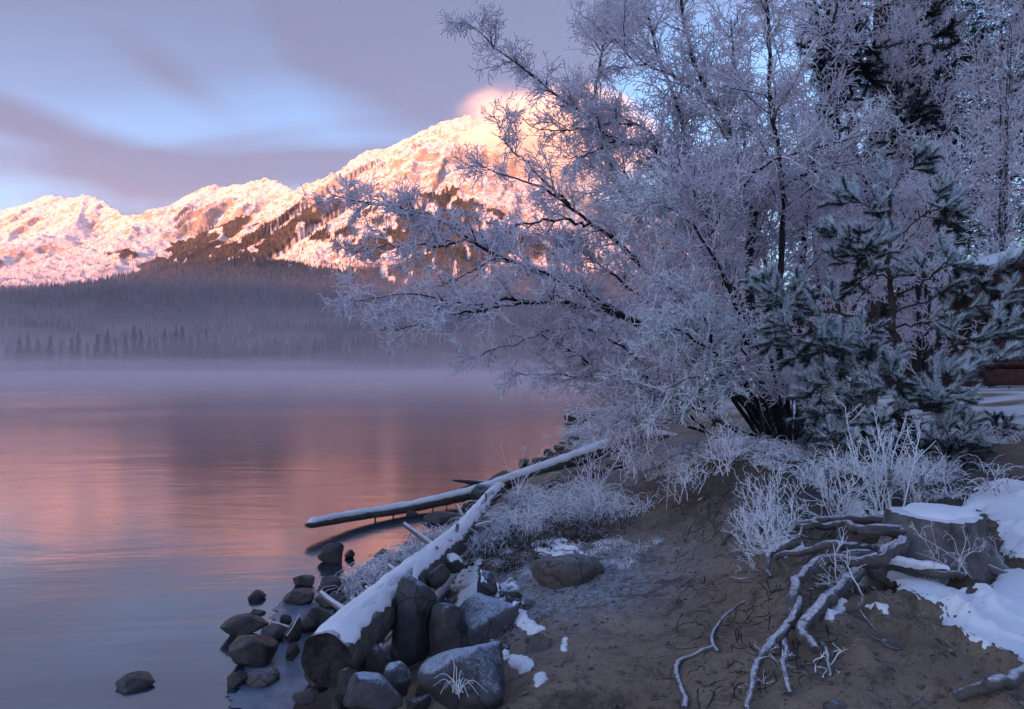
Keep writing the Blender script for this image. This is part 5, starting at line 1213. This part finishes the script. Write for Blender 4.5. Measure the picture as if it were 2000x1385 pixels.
# ------------------------------------------------------------------ pines and spruces
def needle_mat(name, dark, frost, amt):
    m = NT(name, .7, .25); t = m.attr('tip'); n = m.noise(9, 3, .6, vec=m.pos())
    f = m.math('ADD', m.math('MULTIPLY', t, .55), m.math('ADD', m.math('MULTIPLY', m.attr('snowy'), .7), m.math('MULTIPLY', n, .25)))
    m.col(m.mix(m.ramp(f, .92 - amt, 1.16 - amt), dark, frost)); return m.m
M_NEEDLE = needle_mat('pine_needles', (.020, .032, .030), (.84, .88, .96), .26)
M_NEEDLED = needle_mat('dark_pine_needles', (.014, .022, .022), (.45, .52, .62), -.06)
M_PINEBARK = wood_material('pine_bark', (.07, .045, .038), (.12, .08, .07), .1, .95)
def needles(base, axis, n_each, length, L_ax, seed, w=.0016):
    """shoots: base (M,3), axis (M,3); needles stand out all round each shoot; returns verts, tris, attrs"""
    g = np.random.default_rng(seed); M = len(base); N = M * n_each; i = np.repeat(np.arange(M), n_each)
    t = g.random(N); ax = axis[i]; q = g.normal(size=(N, 3)); q -= (q * ax).sum(1)[:, None] * ax; q /= np.linalg.norm(q, axis=1)[:, None] + 1e-9
    an = np.radians(g.uniform(25, 68, N) * (1 - .45 * t)); d = ax * np.cos(an)[:, None] + q * np.sin(an)[:, None]
    p = base[i] + ax * (t * L_ax)[:, None]; L = length * g.uniform(.7, 1.2, N); e = p + d * L[:, None]
    s = np.cross(d, g.normal(size=(N, 3))); s /= np.linalg.norm(s, axis=1)[:, None] + 1e-9
    V = np.stack([p - s * w, p + s * w, e + s * w * .7], 1)
    tip = np.stack([np.zeros(N), np.zeros(N), np.ones(N)], 1); sn = np.repeat(np.clip(d[:, 2] * .6 + .35 + .25 * g.normal(size=N), 0, 1)[:, None], 3, 1)
    return V.reshape(-1, 3), np.arange(N * 3).reshape(N, 3), tip.ravel(), sn.ravel()
def pine(name, label, trunk, boughs, seed, shoots_per_m=13, nl=.066, ne=60, rt=(.05, .015), mat=None, sub_L=.34, d_w=.0024, cat='tree'):
    g = np.random.default_rng(seed); P = line3(trunk, 30, .01, seed); P[0, 2] = gz(P[0, 0], P[0, 1]) - .05
    root = root_at(name, P[0], label, cat); part('trunk', *wobbly_tube(P, np.linspace(rt[0], rt[1], 30), 14, .12, 9, seed), M_PINEBARK, root)
    B = []; A = []
    for bi, (pts, r) in enumerate(boughs):
        Q = line3(pts, 16, .012, seed * 31 + bi)
        part('bough', *tubes(Q[None], np.linspace(r, r * .35, 16)[None], 7), M_PINEBARK, root)
        ln = np.linalg.norm(np.diff(Q, axis=0), axis=1).sum(); n1 = max(4, int(ln * 10))
        C, CR = grow(Q[None], np.full((1, 16), r), n1, sub_L, .75, 7, seed * 77 + bi, .22, 1.0, .14, .07, .35, .006, .003, .4)
        part('side_twigs', *tubes(C, CR, 4), M_PINEBARK, root, kind='stuff')
        C2, CR2 = grow(C, CR, 3, sub_L * .38, .7, 4, seed * 78 + bi, .25, .9, .15, .10, .2, .004, .003, .3)
        for arr in (C, C2):
            T = np.diff(arr, axis=1); seg = np.linalg.norm(T, axis=2, keepdims=True)
            T = T / (seg + 1e-9); k0 = arr.shape[1] // 3 if arr is C else 0
            B.append(arr[:, k0:-1].reshape(-1, 3)); A.append(T[:, k0:].reshape(-1, 3))
            B.append(arr[:, -1]); A.append(T[:, -1])
    B = np.concatenate(B); A = np.concatenate(A)
    V, T, tip, sn = needles(B, A, ne, nl, nl * .9, seed, d_w)
    me = mesh_data('needles', V - np.array(root.location), [T], mat or M_NEEDLE, False, attrs={'tip': tip, 'snowy': sn}); link('needles', me, root, kind='stuff'); print(name, 'shoots', len(B), 'tris', len(T))
pine('young_pine', 'young pine with hoarfrosted needle clusters between the willow and the cabin',
     [(1762,935,7.4),(1756,800,7.4),(1752,690,7.4),(1746,600,7.4),(1742,520,7.4),(1744,440,7.4),(1740,360,7.4)],
     [([(1752,690,7.4),(1680,700,7.2),(1610,690,7.0),(1540,690,6.9)], .014), ([(1750,650,7.4),(1680,620,7.1),(1600,610,6.8),(1530,585,6.6),(1500,560,6.5)], .016),
      ([(1750,665,7.4),(1690,680,6.9),(1600,660,6.6),(1500,650,6.5)], .014), ([(1746,590,7.4),(1790,560,7.2),(1830,530,7.0),(1860,490,6.9)], .014),
      ([(1744,545,7.4),(1700,530,7.2),(1670,500,7.1),(1665,470,7.0)], .012), 
      ([(1748,610,7.4),(1820,585,7.2),(1890,560,7.0),(1960,525,6.9)], .012), ([(1750,640,7.4),(1820,630,7.2),(1900,600,7.0),(1960,610,6.9)], .014), ([(1752,690,7.4),(1830,680,7.1),(1910,660,6.9),(2000,640,6.8)], .014),
      ([(1754,730,7.4),(1820,740,7.1),(1880,735,6.9),(1970,700,6.8)], .014), ([(1754,740,7.4),(1690,750,7.1),(1640,740,6.9),(1600,770,6.8)], .013),
      ([(1756,780,7.4),(1700,800,7.1),(1640,800,6.9),(1590,810,6.8)], .013), ([(1757,790,7.4),(1790,800,7.0),(1830,790,6.8),(1850,770,6.7)], .012),
      ([(1758,830,7.4),(1700,860,7.1),(1650,860,6.9),(1610,850,6.8)], .012), ([(1758,840,7.4),(1820,860,7.1),(1870,850,6.9),(1920,830,6.8)], .012),
      ([(1754,720,7.3),(1740,740,6.8),(1725,755,6.5)], .011), ([(1756,790,7.3),(1740,820,6.8),(1720,840,6.5)], .011), ([(1742,470,7.4),(1780,440,7.3),(1830,410,7.2),(1880,400,7.1)], .010),
      ([(1743,440,7.4),(1700,410,7.3),(1660,400,7.2)], .009), ([(1741,390,7.4),(1760,350,7.3),(1790,320,7.2)], .008), ([(1744,500,7.4),(1690,480,7.2),(1640,450,7.0)], .010)], 3)
pine('pine_seedling', 'small dark pine seedling at the right edge before the open snow', [(1935,960,8.4),(1932,930,8.4),(1930,890,8.4),(1925,830,8.4)],
     [([(1932,930,8.4),(1950,900,8.3),(1965,880,8.2)], .008), ([(1930,910,8.4),(1905,890,8.3),(1880,880,8.2)], .008), ([(1930,890,8.4),(1950,860,8.4),(1955,840,8.4)], .007), ([(1930,880,8.4),(1900,855,8.3),(1885,835,8.2)], .007), ([(1933,940,8.4),(1900,940,8.2),(1870,935,8.1)], .008)], 8, rt=(.018, .008), mat=M_NEEDLED, sub_L=.22, ne=34)
pine('pine_seedling', 'low spreading dark pine seedling between the young pine and the stump', [(1820,975,6.6),(1815,940,6.6),(1812,900,6.6)],
     [([(1818,960,6.6),(1780,940,6.5),(1740,940,6.4)], .008), ([(1816,950,6.6),(1860,930,6.5),(1890,925,6.4)], .008), ([(1815,930,6.6),(1840,900,6.5),(1860,880,6.5)], .007), ([(1815,930,6.6),(1790,905,6.5),(1770,890,6.5)], .007), ([(1819,965,6.6),(1850,965,6.4),(1880,975,6.3)], .008)], 9, rt=(.018, .008), mat=M_NEEDLED, sub_L=.22, ne=34)
pine('tall_pine', 'tall dark pine filling the gap between the willow and the top right corner',
     [(1690,800,12.0),(1700,500,12.0),(1712,250,12.0),(1722,0,12.0),(1725,-160,12.0)],
     [([(1716,y0,12.0),(1716 + s * dx * .5, y0 - 10, 12.0 + dz), (1716 + s * dx, y0 + 18, 12.0 + dz * 1.5)], .03) for (y0, s, dx, dz) in ((20,-1,110,-.6),(60,1,90,-.5),(95,-1,130,-.6),(140,1,80,.5),(175,-1,110,-.8),(215,1,70,-.6),(250,-1,90,.4),(300,1,80,-.5),(330,-1,70,-.5),(-40,-1,90,0),(-20,1,80,0),(390,-1,60,-.4),(430,1,70,-.4),(-90,1,90,-.5),(120,-1,60,-1.0),(240,1,40,-1.0))], 12, rt=(.19, .11), mat=M_NEEDLED, sub_L=.60, nl=.10, ne=30, d_w=.0045)
def spruce(name, label, u, d, top_v, base_z, wid, seed, tiers=46, dens=1.0):
    g = np.random.default_rng(seed); b = P3(u, 700, d); b[2] = gz(b[0], b[1]) if d < 40 else base_z; top = P3(u, top_v, d)[2]; H = top - b[2]
    root = root_at(name, b, label, 'tree'); K = 24; P = np.stack([np.full(K, b[0]), np.full(K, d), np.linspace(b[2] - .1, top, K)], 1)
    part('trunk', *tubes(P[None], np.linspace(.02 * H, .01, K)[None], 10), M_DARKBARK, root)
    n = int(tiers * 6 * dens); f = g.random(n) ** .9 * .97 + .02; a = g.uniform(0, 6.28, n); L = wid * (1 - f) ** .8 * g.uniform(.6, 1.15, n) + .15
    base = np.stack([np.full(n, b[0]), np.full(n, d), b[2] + f * H], 1); h = np.stack([np.cos(a), np.sin(a), np.zeros(n)], 1); B = []
    for k in range(7):
        s = k / 6; B.append(base + h * (L * s)[:, None] + np.array((0, 0, 1.0)) * (L * (.12 * s - .48 * s * s + .18 * s ** 4))[:, None])
    B = np.stack(B, 1); part('boughs', *tubes(B, np.linspace(.022, .006, 7)[None] * np.ones((n, 1)), 4), M_DARKBARK, root, kind='stuff')
    C, CR = grow(B, np.full((n, 7), .01), 8, .34 * wid, .85, 4, seed, .1, 1, .12, -.06, .35, .008, .003, .4)
    T = np.diff(C, axis=1); T /= np.linalg.norm(T, axis=2, keepdims=True) + 1e-9; sb = np.concatenate([C[:, :-1].reshape(-1, 3), B[:, 1:-1].reshape(-1, 3)]); TB = np.diff(B, axis=1)[:, 1:]; TB /= np.linalg.norm(TB, axis=2, keepdims=True)
    sa = np.concatenate([T.reshape(-1, 3), TB.reshape(-1, 3)])
    V, Tr, tip, sn = needles(sb, sa, 7, .13, .14 * wid, seed, .016)
    me = mesh_data('needles', V - np.array(root.location), [Tr], M_NEEDLED, False, attrs={'tip': tip, 'snowy': sn * .8}); link('needles', me, root, kind='stuff'); print(name, 'tris', len(Tr))
spruce('spruce_tree', 'dark spruce behind the birches at the top right, its tip out of sight', 1862, 31, -90, 2, 3.6, 21, 60, 1.2)
spruce('spruce_tree', 'dark spruce rising straight behind the cabin roof', 1955, 33, -60, 2, 3.8, 22, 60, 1.2)
spruce('spruce_tree', 'dark spruce between the willow and the birches, far behind', 1770, 30, -60, 2, 3.6, 27, 60, 1.1)
spruce('spruce_tree', 'broad dark spruce at the edge beyond the cabin', 2040, 30, -40, 2, 3.8, 28, 50, 1.0)
spruce('spruce_tree', 'shadowy spruce low behind the willow and left of the cabin', 1780, 20, 120, 2, 2.4, 23, 40, .8)
spruce('spruce_tree', 'short dark spruce deep behind the willow stems', 1600, 24, 260, 2, 2.8, 24, 36, .7)
spruce('spruce_tree', 'young dark spruce beside the cabin wall', 1800, 27, 440, 2, 1.6, 25, 30, .7)
# ------------------------------------------------------------------ cabin
def boxm(acc, lo, hi, m=0, M=None):
    lo = np.array(lo, float); hi = np.array(hi, float)
    V = np.array([[(lo, hi)[i][0], (lo, hi)[j][1], (lo, hi)[k][2]] for i in (0, 1) for j in (0, 1) for k in (0, 1)])
    if M is not None: V = V @ M.T
    acc.add(V, [np.array([[0, 1, 3, 2], [4, 6, 7, 5], [0, 4, 5, 1], [2, 3, 7, 6], [0, 2, 6, 4], [1, 5, 7, 3]])], m)
m = NT('red_brown_log', .7, .3); px = m.pos(); m.col(m.mix(m.ramp(m.noise(6, 5, .6, vec=px), .35, .65), (.085, .028, .026), (.15, .055, .048))); m.bump(m.noise(30, 4, vec=px), .4, .01); M_LOGRED = m.m
M_SHADOWGLASS = NT('dark_window_glass', .08, .6).col((.01, .012, .018))
M_FASCIA = wood_material('roof_board', (.08, .06, .055), (.13, .10, .09), .3, .8)
def build_cabin():
    x0 = 14.9; y0 = 22.0; y1 = 28.0; xr = 19.3; x1 = 23.7; zb = gz(x0, y0) - .1; zf = 2.15
    ze = 4.95; zr = 6.45
    root = root_at('log_cabin', (x0, y0, zb), 'red brown log cabin with a snowy overhanging roof at the right edge', 'cabin')
    for sgn, xa, xb in ((1, 13.75, xr), (-1, 24.85, xr)):
        ang = (zr - ze) / (xr - 13.75)
        for nm, t0, t1, mt, ov, r_ in (('roof', 0, .14, M_FASCIA, 0, 0), ('roof_snow', .145, .33, M_SNOW, -.04, 1)):
            n = 26; xs = np.linspace(xa + ov * -sgn * 0, xb, n); ys = np.linspace(y0 - .9, y1 + .8, 20); X, Y = np.meshgrid(xs, ys)
            Z = ze + ang * np.abs(X - xa); bump = .04 * fbm2(X * 1.2, Y * 1.2, 3, 4) * r_; edge = np.minimum(1, np.minimum(np.abs(X - xa) / .15, (Y - ys[0]) / .15) ) if r_ else 1
            top = Z + t0 + (t1 - t0) * (edge ** .5 if r_ else 1) + bump; bot = Z + t0
            V = np.concatenate([np.stack([X.ravel(), Y.ravel(), top.ravel()], 1), np.stack([X.ravel(), Y.ravel(), bot.ravel()], 1)]); N = X.size; idx = np.arange(N).reshape(X.shape)
            q = np.stack([idx[:-1, :-1], idx[:-1, 1:], idx[1:, 1:], idx[1:, :-1]], -1).reshape(-1, 4); ring = np.concatenate([idx[0, :], idx[1:, -1], idx[-1, -2::-1], idx[-2:0:-1, 0]]); r2 = np.roll(ring, -1)
            part(nm, V, [q, q[:, ::-1] + N, np.stack([r2, ring, ring + N, r2 + N], 1)], mt, root, bool(r_))
    for k in range(9):   # rafter tails under the rake
        x = 14.1 + k * .6; z = ze + (zr - ze) / (xr - 13.75) * (x - 13.75) - .10
        P = np.array([[[x, y0 - .8, z], [x, y0 + 2, z]]]); part('rafter', *tubes(P, np.full((1, 2), .07), 8, True), M_LOGRED, root)
    def log(name, a, b, r): part(name, *tubes(curve_pts([a, b], 4)[None], np.full((1, 4), r), 12, True), M_LOGRED, root)
    for x in (x0, 17.2, 19.4): log('post', (x, y0, zb), (x, y0, ze + .25 + (x - 13.75) * .2), .15)
    log('beam', (x0 - .4, y0, ze + .12), (20, y0, ze + .12), .14)
    log('top_rail', (x0, y0, zf + .98), (20, y0, zf + .98), .09); log('bottom_rail', (x0, y0, zf + .18), (20, y0, zf + .18), .08)
    for k in range(22): log('baluster', (x0 + .25 + k * .2, y0, zf + .18), (x0 + .25 + k * .2, y0, zf + .98), .075)
    acc = Acc(); boxm(acc, (x0 - .2, y0 - .2, zb), (24, y1, zf)); acc.part('porch_floor', [M_LOGRED], root)
    for k in range(14): log('wall_log', (x0, y0 + 2.2, zf + .1 + k * .21), (24, y0 + 2.2, zf + .1 + k * .21), .115)
    for k in range(14): log('wall_log', (x0 - .02, y0 + 2.0, zf + .1 + k * .21), (x0 - .02, y1, zf + .1 + k * .21), .115)
    acc = Acc(); boxm(acc, (16.6, y0 + 2.0, zf + 1.1), (18.8, y0 + 2.05, zf + 2.3)); w = acc.part('window', [M_SHADOWGLASS], root)
    for lo, hi in (((16.5, y0 + 1.96, zf + 1.0), (18.9, y0 + 2.08, zf + 1.1)), ((16.5, y0 + 1.96, zf + 2.3), (18.9, y0 + 2.08, zf + 2.4)), ((16.5, y0 + 1.96, zf + 1.1), (16.6, y0 + 2.08, zf + 2.3)), ((17.66, y0 + 1.97, zf + 1.1), (17.74, y0 + 2.07, zf + 2.3))):
        acc = Acc(); boxm(acc, lo, hi); part('frame', np.concatenate(acc.V), acc.F, M_FASCIA, w)
build_cabin()
# ------------------------------------------------------------------ litter on the bank
def build_litter():
    g = np.random.default_rng(21)
    # fallen twigs
    N = 900; u = g.uniform(1000, 1990, N); v = 1390 - 480 * g.random(N) ** 1.2
    x = []; y = []
    X = g.uniform(-.6, 4.2, 4000); Y = g.uniform(2.6, 10, 4000); Z = ground_z(X, Y)
    k = (Z > .5) & (g.random(4000) < .25 + .75 * sstep(.85, 1.1, Z)); X, Y = X[k], Y[k]
    n = len(X); a = g.uniform(0, 6.28, n); L = g.uniform(.02, .10, n); P = []
    for t in np.linspace(-.5, .5, 4):
        px_ = X + np.cos(a) * L * t + g.normal(size=n) * .003; py_ = Y + np.sin(a) * L * t + g.normal(size=n) * .003
        P.append(np.stack([px_, py_, ground_z(px_, py_) + .004 + .004 * g.random(n)], 1))
    o = mesh_data('fallen_twigs', *tubes(np.stack(P, 1), g.uniform(.0012, .0028, (n, 1)) * np.ones((1, 4)), 4), M_GRASSD)
    link('fallen_twigs', o, kind='stuff', label='small broken twigs and needles scattered on the bare earth')
    # leaves
    X = g.uniform(-.6, 4.5, 9000); Y = g.uniform(2.6, 11, 9000); Z = ground_z(X, Y)
    k = (Z > .45) & (g.random(9000) < .10 + .9 * sstep(.8, 1.15, Z)); X, Y, Z = X[k], Y[k], Z[k]; n = len(X)
    a = g.uniform(0, 6.28, n); s = g.uniform(.008, .026, n); w = s * g.uniform(.35, .6, n); ti = g.normal(size=(n, 2)) * .35
    c, sn = np.cos(a), np.sin(a); V = []
    for (p, q, h) in ((-1, 0, .0), (0, -1, .25), (1, 0, .05), (0, 1, .25)):
        dx = c * s * p - sn * w * q; dy = sn * s * p + c * w * q; V.append(np.stack([X + dx, Y + dy, Z + .006 + h * w + dx * ti[:, 0] + dy * ti[:, 1]], 1))
    V = np.stack(V, 1).reshape(-1, 3); q = np.arange(n * 4).reshape(n, 4)
    mt = NT('dead_leaf', .85, .2); nn = mt.noise(11, 3, vec=mt.pos()); mm = mt.col(mt.mix(mt.ramp(nn, .42, .62), (.07, .045, .03), (.34, .32, .36)))
    link('fallen_leaves', mesh_data('fallen_leaves', V, [q], mm, False), kind='stuff', label='curled dead leaves, partly frosted, on the bank')
build_litter()
tot = sum(sum(len(p.vertices) - 2 for p in o.data.polygons) for o in bpy.data.objects if o.type == 'MESH') if False else 0
